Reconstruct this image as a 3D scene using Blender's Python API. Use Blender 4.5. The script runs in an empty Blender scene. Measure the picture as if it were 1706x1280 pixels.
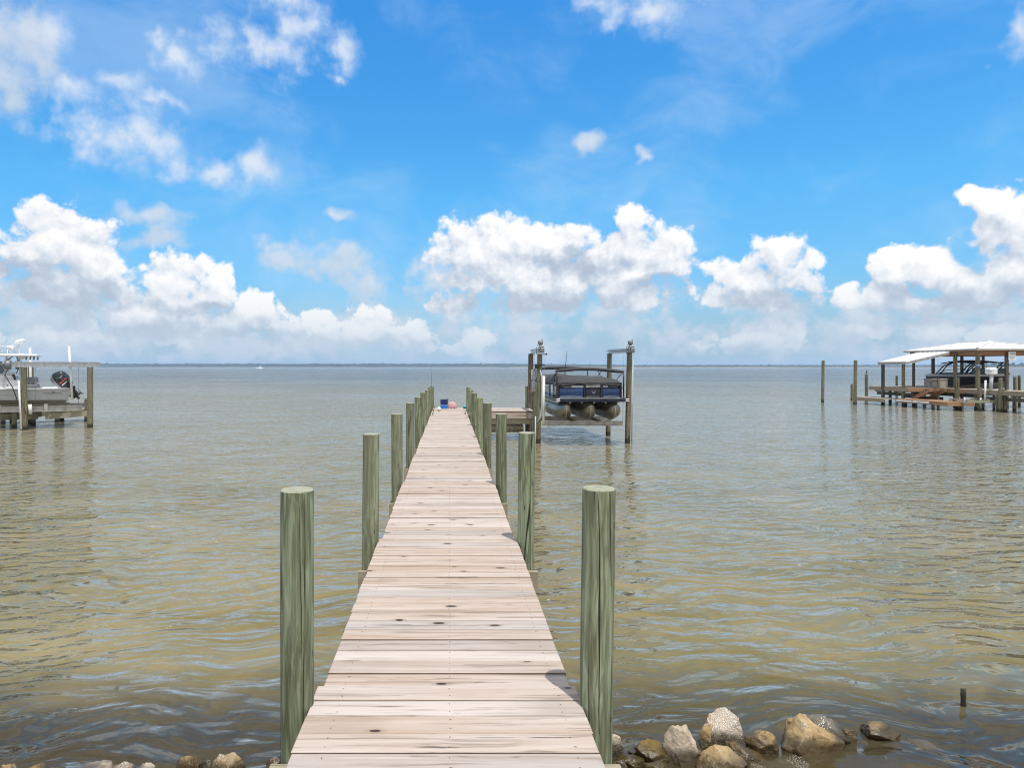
import bpy, bmesh, math, random
from mathutils import Vector, Matrix, noise as mnoise
R = math.radians
scene = bpy.context.scene
COL = scene.collection
FPX, U0, V0 = 1158.0, 749.0, 611.0      # the photograph's focal length and vanishing point, in its pixels
DECK_Z, CAM_Z = 1.0, 2.53

# ------------------------------------------------------------------ camera
cam = bpy.data.cameras.new('camera')
cam.sensor_width = 36.0
cam.lens = 36.0 * FPX / 1706.0
cam.shift_x = (853 - U0) / 1706.0
cam.shift_y = (V0 - 640) / 1706.0
cam.clip_start, cam.clip_end = 0.05, 30000
cam_o = bpy.data.objects.new('camera', cam)
COL.objects.link(cam_o)
cam_o.location = (0, 0, CAM_Z)
cam_o.rotation_euler = (R(90), 0, 0)
scene.camera = cam_o

# ------------------------------------------------------------------ node helpers
class NT:
    def __init__(s, tree):
        s.t = tree; s.n = tree.nodes; s.l = tree.links
    def new(s, typ, **kw):
        nd = s.n.new(typ)
        for k, v in kw.items(): setattr(nd, k, v)
        return nd
    def put(s, sock, v):
        if isinstance(v, bpy.types.NodeSocket): s.l.new(v, sock)
        elif isinstance(v, (tuple, list)) and hasattr(sock, 'default_value') and len(v) == 3 and len(sock.default_value) == 4:
            sock.default_value = (*v, 1)
        else: sock.default_value = v
    def m(s, op, a, b=0.0, c=None, clamp=False):
        nd = s.n.new('ShaderNodeMath'); nd.operation = op; nd.use_clamp = clamp
        s.put(nd.inputs[0], a); s.put(nd.inputs[1], b)
        if c is not None: s.put(nd.inputs[2], c)
        return nd.outputs[0]
    def v(s, op, a, b=(0, 0, 0), scale=None):
        nd = s.n.new('ShaderNodeVectorMath'); nd.operation = op
        s.put(nd.inputs[0], a); s.put(nd.inputs[1], b)
        if scale is not None: s.put(nd.inputs['Scale'], scale)
        return nd.outputs['Value'] if op in ('LENGTH', 'DOT_PRODUCT', 'DISTANCE') else nd.outputs['Vector']
    def mr(s, x, a, b, c=0.0, d=1.0, smooth=True):
        nd = s.n.new('ShaderNodeMapRange'); nd.interpolation_type = 'SMOOTHSTEP' if smooth else 'LINEAR'
        for i, q in enumerate((x, a, b, c, d)): s.put(nd.inputs[i], q)
        return nd.outputs[0]
    def mix(s, f, a, b, blend='MIX'):
        nd = s.n.new('ShaderNodeMix'); nd.data_type = 'RGBA'; nd.blend_type = blend
        s.put(nd.inputs['Factor'], f); s.put(nd.inputs[6], a); s.put(nd.inputs[7], b)
        return nd.outputs[2]
    def noise(s, vec, scale, detail=4, rough=0.5, dist=0.0, dim='3D', col=False, w=None):
        nd = s.n.new('ShaderNodeTexNoise'); nd.noise_dimensions = dim
        s.put(nd.inputs['Vector'], vec); nd.inputs['Scale'].default_value = scale
        nd.inputs['Detail'].default_value = detail; nd.inputs['Roughness'].default_value = rough
        nd.inputs['Distortion'].default_value = dist
        if w is not None: s.put(nd.inputs['W'], w)
        return nd.outputs['Color'] if col else nd.outputs[0]
    def voro(s, vec, scale, detail=0, rough=0.5, feature='F1', smooth=0.5, rand=1.0, dim='3D', out='Distance'):
        nd = s.n.new('ShaderNodeTexVoronoi'); nd.voronoi_dimensions = dim; nd.feature = feature
        s.put(nd.inputs['Vector'], vec); nd.inputs['Scale'].default_value = scale
        if 'Detail' in nd.inputs: nd.inputs['Detail'].default_value = detail; nd.inputs['Roughness'].default_value = rough
        if feature == 'SMOOTH_F1': nd.inputs['Smoothness'].default_value = smooth
        nd.inputs['Randomness'].default_value = rand
        return nd.outputs[out]
    def ramp(s, f, stops, interp='LINEAR'):
        nd = s.n.new('ShaderNodeValToRGB'); cr = nd.color_ramp; cr.interpolation = interp
        while len(cr.elements) < len(stops): cr.elements.new(0.5)
        for e, (p, c) in zip(cr.elements, stops): e.position = p; e.color = (*c, 1) if len(c) == 3 else c
        s.put(nd.inputs[0], f); return nd.outputs[0]
    def xyz(s, vec):
        nd = s.n.new('ShaderNodeSeparateXYZ'); s.put(nd.inputs[0], vec); return nd.outputs
    def comb(s, x, y, z=0.0):
        nd = s.n.new('ShaderNodeCombineXYZ')
        for i, q in enumerate((x, y, z)): s.put(nd.inputs[i], q)
        return nd.outputs[0]

# ------------------------------------------------------------------ sun and sky
SUN_DIR = Vector((0.13, -0.28, 0.97)).normalized()
SUN_EL = math.asin(SUN_DIR.z); SUN_AZ = math.atan2(SUN_DIR.x, SUN_DIR.y)
sun = bpy.data.lights.new('sun', 'SUN')
sun.energy = 3.7; sun.angle = R(0.55); sun.color = (1.0, 0.955, 0.89)
sun_o = bpy.data.objects.new('sun', sun); COL.objects.link(sun_o)
sun_o.location = (5, -20, 60)
sun_o.rotation_euler = SUN_DIR.to_track_quat('Z', 'Y').to_euler()

world = bpy.data.worlds.new('World'); scene.world = world; world.use_nodes = True
W = NT(world.node_tree); W.n.clear()
SKY_STRENGTH = 0.10

def sky_xy(u, v):          # a direction as azimuth and elevation, one unit about 5 degrees
    x, z = (u - U0) / FPX, (V0 - v) / FPX
    return math.atan(x) * 11.58, math.atan(z / math.hypot(1, x)) * 11.58

def field(p, blobs, grow=1.12):
    acc = None
    for (u, v, ru, rv) in blobs:
        cx, cy = sky_xy(u, v)
        ru *= grow; rv *= grow
        rx = (sky_xy(u + ru, v)[0] - sky_xy(u - ru, v)[0]) / 2
        ry = (sky_xy(u, v - rv)[1] - sky_xy(u, v + rv)[1]) / 2
        d = W.v('SUBTRACT', p, (cx, cy, 0))
        d = W.v('LENGTH', W.v('MULTIPLY', d, (1 / rx, 1 / ry, 0)))
        acc = d if acc is None else W.m('SMOOTH_MIN', acc, d, 0.35)
    return W.m('SUBTRACT', 1.0, acc)

CUMULUS = [
 (790,420,75,58),(838,402,52,42),(785,475,72,42),(930,425,66,52),(880,470,95,48),(1000,450,85,55),(1050,366,34,26),(1052,400,26,30),
 (1105,425,54,52),(1035,490,85,34),(765,508,50,20),(900,505,110,24),(860,445,60,50),(925,470,80,46),(985,435,50,44),(905,405,46,36),(960,470,70,40),(1065,445,50,40),(1030,415,40,34),(820,450,80,50),
 (1300,432,54,42),(1232,458,56,38),(1335,465,50,42),(1195,492,44,28),(1275,497,88,28),(1270,465,60,36),(1350,440,30,24),
 (1405,487,32,25),(1500,452,56,42),(1560,450,52,40),(1600,470,50,45),(1480,492,88,30),
 (1612,326,30,22),(1652,346,42,34),(1692,380,50,64),(1640,392,34,52),(1692,450,62,60),(1650,485,85,40),(1560,505,100,24),
 (1280,562,64,34),(1235,572,50,24),(1310,575,50,24),(1560,550,70,26),(1450,548,46,17),(1650,556,60,22),
 (105,405,86,66),(55,425,60,58),(152,445,58,58),(90,485,115,52),(8,455,26,22),
 (280,470,62,50),(300,505,82,36),(366,482,34,42),(250,525,110,34),(420,515,46,34),
 (400,545,92,34),(520,548,70,36),(612,552,70,34),(692,564,60,28),(790,572,46,26),(300,565,125,32),(120,560,140,34),(740,585,62,18)]
SOFT = [(240,366,78,28),(262,408,66,19),(560,442,80,52),(472,426,34,22),(612,475,50,58),(570,356,32,15),(980,236,30,18),(1072,250,20,12),
 (10,60,74,120),(0,130,72,100),(25,175,46,50),(45,40,60,60),(60,100,50,50),(1020,520,140,36),(860,540,120,30),(1400,535,260,45),(60,535,200,70),(340,570,420,40),(1660,540,150,70),(150,520,260,60),(560,560,260,40),(1150,560,200,40),(1500,575,260,26),(150,585,300,22),(720,460,40,40),(1105,574,34,30),(1185,542,50,20),(1060,545,30,20),(900,575,40,40),(820,590,60,20),(1070,540,40,16)]
WISP = [(170,222,92,50),(222,205,44,48),(250,240,66,32),(350,285,74,30),(432,276,34,30),(115,148,46,28),(300,106,50,24),(266,76,18,22),(205,128,46,20),
 (450,86,90,44),(512,48,60,44),(482,8,52,30),(362,62,44,34),(560,136,16,10),(1084,18,72,40),(1000,0,60,20),(1692,40,24,50),(270,165,40,12),(580,90,34,34),(80,60,50,46)]

tc = W.new('ShaderNodeTexCoord')
dx, dy, dz = W.xyz(W.v('NORMALIZE', tc.outputs['Generated']))
az = W.m('MULTIPLY', W.m('ARCTAN2', dx, dy), 11.58)
el = W.m('MULTIPLY', W.m('ARCSINE', dz), 11.58)
P = W.comb(az, el, 0.0)

def puffs(p, scale, seed, w):
    q = W.v('ADD', p, (seed, seed * 0.7, 0))
    qq = W.v('ADD', q, W.v('SCALE', w, scale=0.25))
    b = W.m('SUBTRACT', 0.88, W.voro(qq, 1.7 * scale, 4, 0.55, 'F1', dim='2D'))
    n = W.m('SUBTRACT', W.noise(q, 2.6 * scale, 7, 0.55, dim='2D'), 0.5)
    return b, n

def cloud(p, blobs, warp, bill, fine, scale, seed, up_big=None, up_small=None):
    w = W.v('SUBTRACT', W.noise(W.v('ADD', p, (seed, seed * 0.7, 0)), 1.3 * scale, 3, 0.55, col=True, dim='2D'), (0.5, 0.5, 0.5))
    pw = W.v('ADD', p, W.v('MULTIPLY', w, (warp, warp * 0.8, 0)))
    f = field(pw, blobs)
    b, n = puffs(p, scale, seed, w)
    rough = W.m('MULTIPLY_ADD', n, fine, W.m('MULTIPLY', b, bill))
    d = W.m('MULTIPLY_ADD', rough, ROUGHER, f)
    if up_big is None: return d, f, b, n
    f1 = field(W.v('ADD', pw, up_big), blobs)
    b1, n1 = puffs(W.v('ADD', p, up_small), scale, seed, w)
    big = W.m('SUBTRACT', f, f1)
    small = W.m('MULTIPLY_ADD', W.m('SUBTRACT', n, n1), 1.0, W.m('SUBTRACT', b, b1))
    return d, big, small, b

ROUGHER = W.mr(el, 0.2, 1.8, 1.9, 1.0)
# heaped clouds: dense, lit from above
d0, big0, small0, bb0 = cloud(P, CUMULUS, 0.36, 0.62, 0.85, 1.0, 3.0, (0.08, 0.34, 0), (0.05, 0.12, 0))
SHADY = [(940,512,150,30),(965,436,74,20),(800,505,90,28),(1290,502,90,24),(1560,515,150,32),(1490,486,56,15),(90,505,130,52),(250,552,110,18),(330,516,60,14),
 (1690,500,70,45),(30,450,46,30),(180,490,46,30),(430,560,110,14),(640,572,80,12),(1270,590,70,14),(1110,470,60,18)]
under = W.mr(big0, -0.05, -0.55)
wsh = W.v('SUBTRACT', W.noise(P, 1.5, 4, 0.6, col=True, dim='2D'), (0.5, 0.5, 0.5))
shady = W.mr(field(W.v('ADD', P, W.v('MULTIPLY', wsh, (1.0, 0.7, 0))), SHADY), -0.25, 0.75)
a_c = W.mr(d0, W.m('MULTIPLY', under, -0.12), W.m('MULTIPLY_ADD', under, 0.75, 0.32))
lit = W.m('MULTIPLY_ADD', small0, 0.40, W.m('MULTIPLY', big0, 0.42))
b2 = W.m('MULTIPLY_ADD', shady, -0.42, W.m('MULTIPLY_ADD', bb0, 0.16, W.m('ADD', lit, 0.58)))
# soft, far, hazier clouds
s0, big1, small1, bb1 = cloud(P, SOFT, 0.75, 0.35, 1.7, 0.8, 11.0, (0.06, 0.3, 0), (0.05, 0.14, 0))
a_s = W.m('MULTIPLY', W.mr(s0, -0.05, 0.95), 0.84)
lit_s = W.m('ADD', W.m('MULTIPLY_ADD', small1, 0.40, W.m('MULTIPLY', big1, 0.30)), 0.5)
# ragged high wisps
w0, wf0, wb0, wn0 = cloud(P, WISP, 0.60, 0.65, 1.7, 1.0, 23.0)
a_w = W.m('MULTIPLY', W.mr(w0, -0.24, 1.12), 0.84)
# thin cirrus veils
cv = W.noise(W.v('MULTIPLY', W.v('ADD', P, W.v('SCALE', W.noise(P, 0.35, 2, 0.5, col=True), scale=2.0)), (0.45, 0.9, 1)), 0.55, 6, 0.62)
a_v = W.m('MULTIPLY', W.mr(cv, 0.45, 0.72), 0.30)

sky = W.new('ShaderNodeTexSky', sky_type='NISHITA')
sky.sun_disc = False
sky.sun_elevation = SUN_EL; sky.sun_rotation = SUN_AZ
sky.altitude = 0; sky.air_density = 1.0; sky.dust_density = 0.6; sky.ozone_density = 2.0
SKYCOL = sky.outputs[0]
t = W.mr(el, 0.0, 12.4, smooth=False)
tint = W.ramp(t, [(0.0, (0.70, 1.04, 1.30)), (0.08, (0.66, 1.16, 1.50)), (0.22, (0.56, 1.52, 1.92)), (0.50, (0.38, 1.53, 2.35)), (0.62, (0.8, 1.3, 1.6)), (0.80, (1.3, 1.2, 1.1)), (1.0, (1.5, 1.25, 1.0))])
blue = W.mix(1.0, SKYCOL, tint, 'MULTIPLY')
K = 1.0 / SKY_STRENGTH
def kk(c): return tuple(x * K for x in c)
hz = W.mr(el, 0.15, 1.5, 1.0, 0.0)                 # the air thickens towards the horizon
low = W.mix(W.m('MULTIPLY', hz, 0.85), blue, kk((0.40, 0.56, 0.73)))
out = W.mix(a_v, low, kk((0.62, 0.80, 0.97)))
wispc = W.mix(W.mr(w0, 0.2, 1.5), kk((0.58, 0.72, 0.93)), kk((0.82, 0.87, 0.95)))
out = W.mix(a_w, out, wispc)
softc = W.mix(lit_s, kk((0.50, 0.60, 0.74)), kk((0.72, 0.79, 0.88)))
softc = W.mix(W.mr(el, 0.0, 1.2, 0.45, 0.0), softc, kk((0.50, 0.62, 0.75)))
out = W.mix(a_s, out, softc)
cumc = W.ramp(b2, [(0.08, kk((0.46, 0.54, 0.66))), (0.36, kk((0.58, 0.66, 0.77))), (0.66, kk((0.83, 0.87, 0.93))), (0.92, kk((1.03, 1.03, 1.03)))])
cumc = W.mix(W.mr(el, 0.1, 1.5, 0.60, 0.0), cumc, kk((0.56, 0.66, 0.77)))
a_c = W.m('MULTIPLY', a_c, W.mr(el, 0.0, 0.9, 0.45, 1.0))
out = W.mix(a_c, out, cumc)
# broken cloud overhead and behind the viewer, added unseen to whiten fill and reflections
oc = W.noise(W.v('MULTIPLY', W.v('NORMALIZE', tc.outputs['Generated']), (3.2, 3.2, 4.2)), 1.0, 6, 0.6)
where = W.m('MAXIMUM', W.mr(el, 5.9, 7.4), W.mr(dy, 0.25, -0.15))
a_o = W.m('MULTIPLY', W.m('MULTIPLY', W.mr(oc, 0.28, 0.48), where), W.mr(el, -0.2, 0.4))
out = W.mix(a_o, out, W.mix(W.mr(oc, 0.45, 0.75), kk((0.72, 0.76, 0.82)), kk((1.15, 1.12, 1.07))))
bg = W.new('ShaderNodeBackground'); W.put(bg.inputs[0], out); bg.inputs[1].default_value = SKY_STRENGTH
wo = W.new('ShaderNodeOutputWorld'); W.l.new(bg.outputs[0], wo.inputs[0])
world.cycles.sampling_method = 'MANUAL'; world.cycles.sample_map_resolution = 512

scene.view_settings.view_transform = 'Standard'
scene.view_settings.look = 'None'
scene.view_settings.exposure = 0.0
scene.view_settings.gamma = 1.0

# ------------------------------------------------------------------ scene helpers
def tag(o, label=None, cat=None, group=None, kind=None):
    if label: o['label'] = label
    if cat: o['category'] = cat
    if group: o['group'] = group
    if kind: o['kind'] = kind
    return o
def empty(name, loc=(0, 0, 0), rz=0.0):
    o = bpy.data.objects.new(name, None); COL.objects.link(o)
    o.location = loc; o.rotation_euler = (0, 0, rz); o.empty_display_size = 0.3
    return o
def at(u, v, Y):                        # the point that far out along a line of sight
    return Vector(((u - U0) * Y / FPX, Y, CAM_Z - (v - V0) * Y / FPX))
def on_water(v): return CAM_Z * FPX / (v - V0)

class MB:
    """collects shapes that become one mesh"""
    def __init__(s): s.v = []; s.f = []; s.mi = []; s.tone = []; s.sm = []
    def add(s, vs, fs, mi=0, tone=0.5, smooth=False):
        b = len(s.v); s.v += [tuple(x) for x in vs]; s.tone += [tone] * len(vs)
        for f in fs: s.f.append([b + i for i in f]); s.mi.append(mi); s.sm.append(smooth)
        return s
    def box(s, a, b, mi=0, tone=0.5, M=None, ch=0.0):
        x0, y0, z0 = a; x1, y1, z1 = b
        if ch:
            vs = []; c = ch
            for z, i in ((z0, 0), (z0 + c, 1), (z1 - c, 1), (z1, 0)):
                k = 0 if i else c
                vs += [(x0 + k, y0 + k, z), (x1 - k, y0 + k, z), (x1 - k, y1 - k, z), (x0 + k, y1 - k, z)]
            fs = [(3, 2, 1, 0), (12, 13, 14, 15)]
            for r in range(3):
                for j in range(4): fs.append((r * 4 + j, r * 4 + (j + 1) % 4, r * 4 + 4 + (j + 1) % 4, r * 4 + 4 + j))
        else:
            vs = [(x0, y0, z0), (x1, y0, z0), (x1, y1, z0), (x0, y1, z0), (x0, y0, z1), (x1, y0, z1), (x1, y1, z1), (x0, y1, z1)]
            fs = [(3, 2, 1, 0), (4, 5, 6, 7), (0, 1, 5, 4), (1, 2, 6, 5), (2, 3, 7, 6), (3, 0, 4, 7)]
        if M is not None: vs = [M @ Vector(q) for q in vs]
        return s.add(vs, fs, mi, tone)
    def tube(s, pts, r, n=8, mi=0, tone=0.5, cap=True, flat=1.0, smooth=True):
        pts = [Vector(p) for p in pts]; rs = r if isinstance(r, (list, tuple)) else [r] * len(pts)
        vs = []; fs = []; prev = None
        for i, p in enumerate(pts):
            d = (pts[min(i + 1, len(pts) - 1)] - pts[max(i - 1, 0)]).normalized()
            if prev is None:
                up = Vector((0, 0, 1)) if abs(d.z) < 0.9 else Vector((0, 1, 0))
                x = d.cross(up).normalized()
            else: x = (prev - d * prev.dot(d)).normalized()
            y = x.cross(d).normalized() * flat; prev = x
            for k in range(n):
                a = 2 * math.pi * k / n
                vs.append(p + (x * math.cos(a) + y * math.sin(a)) * rs[i])
        for i in range(len(pts) - 1):
            for k in range(n): fs.append((i * n + k, i * n + (k + 1) % n, (i + 1) * n + (k + 1) % n, (i + 1) * n + k))
        s.add(vs, fs, mi, tone, smooth)
        if cap:
            b = len(s.v) - len(vs)
            s.f.append([b + k for k in range(n)][::-1]); s.f.append([b + (len(pts) - 1) * n + k for k in range(n)])
            s.mi += [mi, mi]; s.sm += [False, False]
        return s
    def beam(s, p, q, w, h, mi=0, tone=0.5, up=(0, 0, 1)):
        p, q = Vector(p), Vector(q); d = (q - p); L = d.length; d.normalize()
        x = d.cross(Vector(up)).normalized(); z = x.cross(d).normalized()
        M = Matrix((( x.x, d.x, z.x, p.x), (x.y, d.y, z.y, p.y), (x.z, d.z, z.z, p.z), (0, 0, 0, 1)))
        return s.box((-w / 2, 0, -h / 2), (w / 2, L, h / 2), mi, tone, M)
    def ibeam(s, p, q, w, h, t=0.012, mi=0):
        p, q = Vector(p), Vector(q)
        s.beam(p + Vector((0, 0, h / 2 - t / 2)), q + Vector((0, 0, h / 2 - t / 2)), w, t, mi)
        s.beam(p - Vector((0, 0, h / 2 - t / 2)), q - Vector((0, 0, h / 2 - t / 2)), w, t, mi)
        return s.beam(p, q, t, h - 2 * t - 0.002, mi)
    def loft(s, rings, mi=0, closed=False, tone=0.5, smooth=True, caps=(False, False)):
        n = len(rings[0]); vs = [p for r in rings for p in r]; fs = []
        for i in range(len(rings) - 1):
            for k in range(n if closed else n - 1):
                fs.append((i * n + k, i * n + (k + 1) % n, (i + 1) * n + (k + 1) % n, (i + 1) * n + k))
        if caps[0]: fs.append(tuple(range(n))[::-1])
        if caps[1]: fs.append(tuple((len(rings) - 1) * n + k for k in range(n)))
        return s.add(vs, fs, mi, tone, smooth)
    def prism(s, poly, d, mi=0, tone=0.5):
        d = Vector(d); n = len(poly); a = [Vector(p) for p in poly]
        fs = [tuple(range(n))[::-1], tuple(range(n, 2 * n))] + [(k, (k + 1) % n, n + (k + 1) % n, n + k) for k in range(n)]
        return s.add(a + [p + d for p in a], fs, mi, tone)
    def sphere(s, c, r, n=12, m=8, mi=0, sc=(1, 1, 1), M=None):
        rings = []
        for i in range(m + 1):
            th = math.pi * i / m
            ring = []
            for k in range(n):
                ph = 2 * math.pi * k / n
                q = Vector((math.sin(th) * math.cos(ph) * sc[0], math.sin(th) * math.sin(ph) * sc[1], -math.cos(th) * sc[2])) * r
                if M is not None: q = M @ q
                ring.append(Vector(c) + q)
            rings.append(ring)
        return s.loft(rings, mi, True)
    def build(s, name, mats, parent=None, loc=None, rz=None, fix=True):
        me = bpy.data.meshes.new(name)
        me.from_pydata(s.v, [], s.f)
        mats = mats if isinstance(mats, (list, tuple)) else [mats]
        for m in mats: me.materials.append(m)
        me.polygons.foreach_set('material_index', s.mi)
        me.polygons.foreach_set('use_smooth', s.sm)
        at_ = me.attributes.new('tone', 'FLOAT', 'POINT'); at_.data.foreach_set('value', s.tone)
        me.update()
        if fix:
            bm = bmesh.new(); bm.from_mesh(me); bmesh.ops.recalc_face_normals(bm, faces=bm.faces[:]); bm.to_mesh(me); bm.free()
        o = bpy.data.objects.new(name, me); COL.objects.link(o)
        if parent is not None: o.parent = parent
        if loc is not None: o.location = loc
        if rz is not None: o.rotation_euler = (0, 0, rz)
        return o
def copy_tree(o, parent=None):
    c = o.copy(); COL.objects.link(c)
    if parent is not None: c.parent = parent
    for ch in list(o.children): copy_tree(ch, c)
    return c

# ------------------------------------------------------------------ materials
def mat(name):
    m = bpy.data.materials.new(name); m.use_nodes = True
    t = NT(m.node_tree); t.n.clear()
    b = t.new('ShaderNodeBsdfPrincipled'); o = t.new('ShaderNodeOutputMaterial')
    t.l.new(b.outputs[0], o.inputs[0]); t.b = b; t.o = o
    return m, t
def bump(t, h, strength=0.3, dist=0.01):
    n = t.new('ShaderNodeBump'); n.inputs['Strength'].default_value = strength; n.inputs['Distance'].default_value = dist
    t.put(n.inputs['Height'], h); t.l.new(n.outputs[0], t.b.inputs['Normal']); return n
def objco(t, seed=True):
    c = t.new('ShaderNodeTexCoord').outputs['Object']
    if not seed: return c
    r = t.new('ShaderNodeObjectInfo').outputs['Random']
    return t.v('ADD', c, t.v('SCALE', (13.0, 7.0, 29.0), scale=r))
def attr(t, name='tone'):
    a = t.new('ShaderNodeAttribute'); a.attribute_name = name; return a.outputs['Fac']
def simple(name, col, rough=0.5, metal=0.0, var=0.12, scale=6.0, bmp=0.0, coat=0.0, stretch=(1, 1, 1)):
    m, t = mat(name)
    p = t.v('MULTIPLY', objco(t), stretch)
    n = t.noise(p, scale, 5, 0.6)
    dark = tuple(c * (1 - 2 * var) for c in col); light = tuple(min(1, c * (1 + var)) for c in col)
    t.put(t.b.inputs['Base Color'], t.ramp(n, [(0.3, dark), (0.55, col), (0.8, light)]))
    t.put(t.b.inputs['Roughness'], t.mr(n, 0.3, 0.8, rough * 0.85, min(1, rough * 1.2)))
    t.b.inputs['Metallic'].default_value = metal
    if coat: t.b.inputs['Coat Weight'].default_value = coat; t.b.inputs['Coat Roughness'].default_value = 0.08
    if bmp: bump(t, n, bmp, 0.01)
    return m

def wood_pile(name, base, dark, pale, wet=True):
    m, t = mat(name); p = objco(t)
    q = t.v('MULTIPLY', p, (24, 24, 1.0))
    wob = t.v('SCALE', t.v('SUBTRACT', t.noise(t.v('MULTIPLY', p, (3, 3, 1.2)), 1.5, 2, 0.5, col=True), (0.5, 0.5, 0.5)), scale=1.5)
    fig = t.noise(t.v('ADD', t.v('MULTIPLY', p, (6.5, 6.5, 0.5)), t.v('SCALE', wob, scale=0.10)), 1.0, 3, 0.5)
    figure = t.mr(t.m('SINE', t.m('MULTIPLY', fig, 75.0)), 0.35, 0.85)
    grain = t.noise(t.v('ADD', q, wob), 1.3, 6, 0.62)
    fine = t.noise(t.v('MULTIPLY', p, (60, 60, 2.5)), 2.0, 4, 0.6)
    blot = t.noise(p, 2.2, 4, 0.6)
    c = t.ramp(grain, [(0.38, dark), (0.47, tuple(0.5 * a + 0.5 * b for a, b in zip(base, dark))), (0.53, base), (0.64, pale)])
    c = t.mix(t.m('MULTIPLY', figure, 0.50), c, tuple(0.8 * x for x in dark))
    c = t.mix(t.mr(fine, 0.35, 0.7, 0.45, 0.0), c, tuple(x * 0.45 for x in base))
    c = t.mix(t.mr(blot, 0.5, 0.72, 0.0, 0.55), c, (0.21, 0.20, 0.13))
    # knots
    ox, oy, oz = t.xyz(t.new('ShaderNodeTexCoord').outputs['Object']); rn = t.new('ShaderNodeObjectInfo').outputs['Random']
    kp = t.comb(t.m('MULTIPLY_ADD', t.m('ARCTAN2', oy, ox), 0.75, t.m('MULTIPLY', rn, 31.0)), t.m('MULTIPLY', oz, 3.4))
    kp = t.v('ADD', kp, t.v('SCALE', wob, scale=0.12))
    kv = t.voro(kp, 1.0, out='Distance', dim='2D'); kc = t.voro(kp, 1.0, out='Color', dim='2D')
    on = t.mr(t.xyz(kc)[0], 0.74, 0.75)
    knot = t.m('MULTIPLY', on, t.mr(kv, 0.19, 0.10)); core = t.m('MULTIPLY', on, t.mr(kv, 0.075, 0.045))
    c = t.mix(t.m('MULTIPLY', knot, 0.6), c, tuple(x * 0.62 for x in base)); c = t.mix(t.m('MULTIPLY', core, 0.85), c, (0.035, 0.024, 0.016))
    # long drying cracks
    cr = t.voro(t.v('ADD', t.v('MULTIPLY', p, (10, 10, 0.35)), t.v('SCALE', wob, scale=0.05)), 1.0, feature='DISTANCE_TO_EDGE')
    crk = t.m('MULTIPLY', t.mr(cr, 0.028, 0.006), t.mr(t.noise(p, 1.3, 2, 0.5), 0.44, 0.52))
    c = t.mix(crk, c, (0.02, 0.018, 0.012))
    rust = t.m('MULTIPLY', t.mr(t.noise(t.v('MULTIPLY', p, (14, 14, 5)), 1.0, 4, 0.6), 0.70, 0.76), 0.5)
    c = t.mix(rust, c, (0.30, 0.11, 0.035))
    c = t.mix(t.mr(t.m('FRACT', t.m('MULTIPLY', rn, 5.7)), 0.3, 1.0, 0.0, 0.35), c, (0.185, 0.175, 0.115))
    c = t.mix(1.0, c, t.ramp(t.m('FRACT', t.m('MULTIPLY', rn, 9.3)), [(0.0, (0.80, 0.80, 0.80)), (1.0, (1.08, 1.08, 1.08))]), 'MULTIPLY')
    if wet:                                    # weed and slime grown where the tide wets it
        z = t.xyz(t.new('ShaderNodeNewGeometry').outputs['Position'])[2]
        wz = t.m('MULTIPLY_ADD', t.noise(p, 7, 4, 0.6), 0.22, z)
        c = t.mix(t.mr(wz, 0.36, 0.20, 0.0, 0.92), c, (0.020, 0.018, 0.010))
    t.put(t.b.inputs['Base Color'], c); t.b.inputs['Roughness'].default_value = 0.78
    h = t.m('MULTIPLY_ADD', crk, -1.5, t.m('MULTIPLY_ADD', fine, 0.4, grain))
    bump(t, h, 0.5, 0.012)
    return m
def end_grain(name, col):
    m, t = mat(name); p = objco(t)
    x, y, z = t.xyz(t.new('ShaderNodeTexCoord').outputs['Object'])
    r = t.v('LENGTH', t.comb(x, y, 0))
    ring = t.m('SINE', t.m('MULTIPLY', t.m('MULTIPLY_ADD', t.noise(p, 12, 2), 0.02, r), 520))
    n = t.noise(p, 30, 5, 0.65)
    c = t.ramp(t.m('MULTIPLY_ADD', ring, 0.10, n), [(0.25, tuple(q * 0.5 for q in col)), (0.5, col), (0.8, tuple(min(1, q * 1.2) for q in col))])
    t.put(t.b.inputs['Base Color'], c); t.b.inputs['Roughness'].default_value = 0.85; bump(t, n, 0.3, 0.005)
    return m
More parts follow.
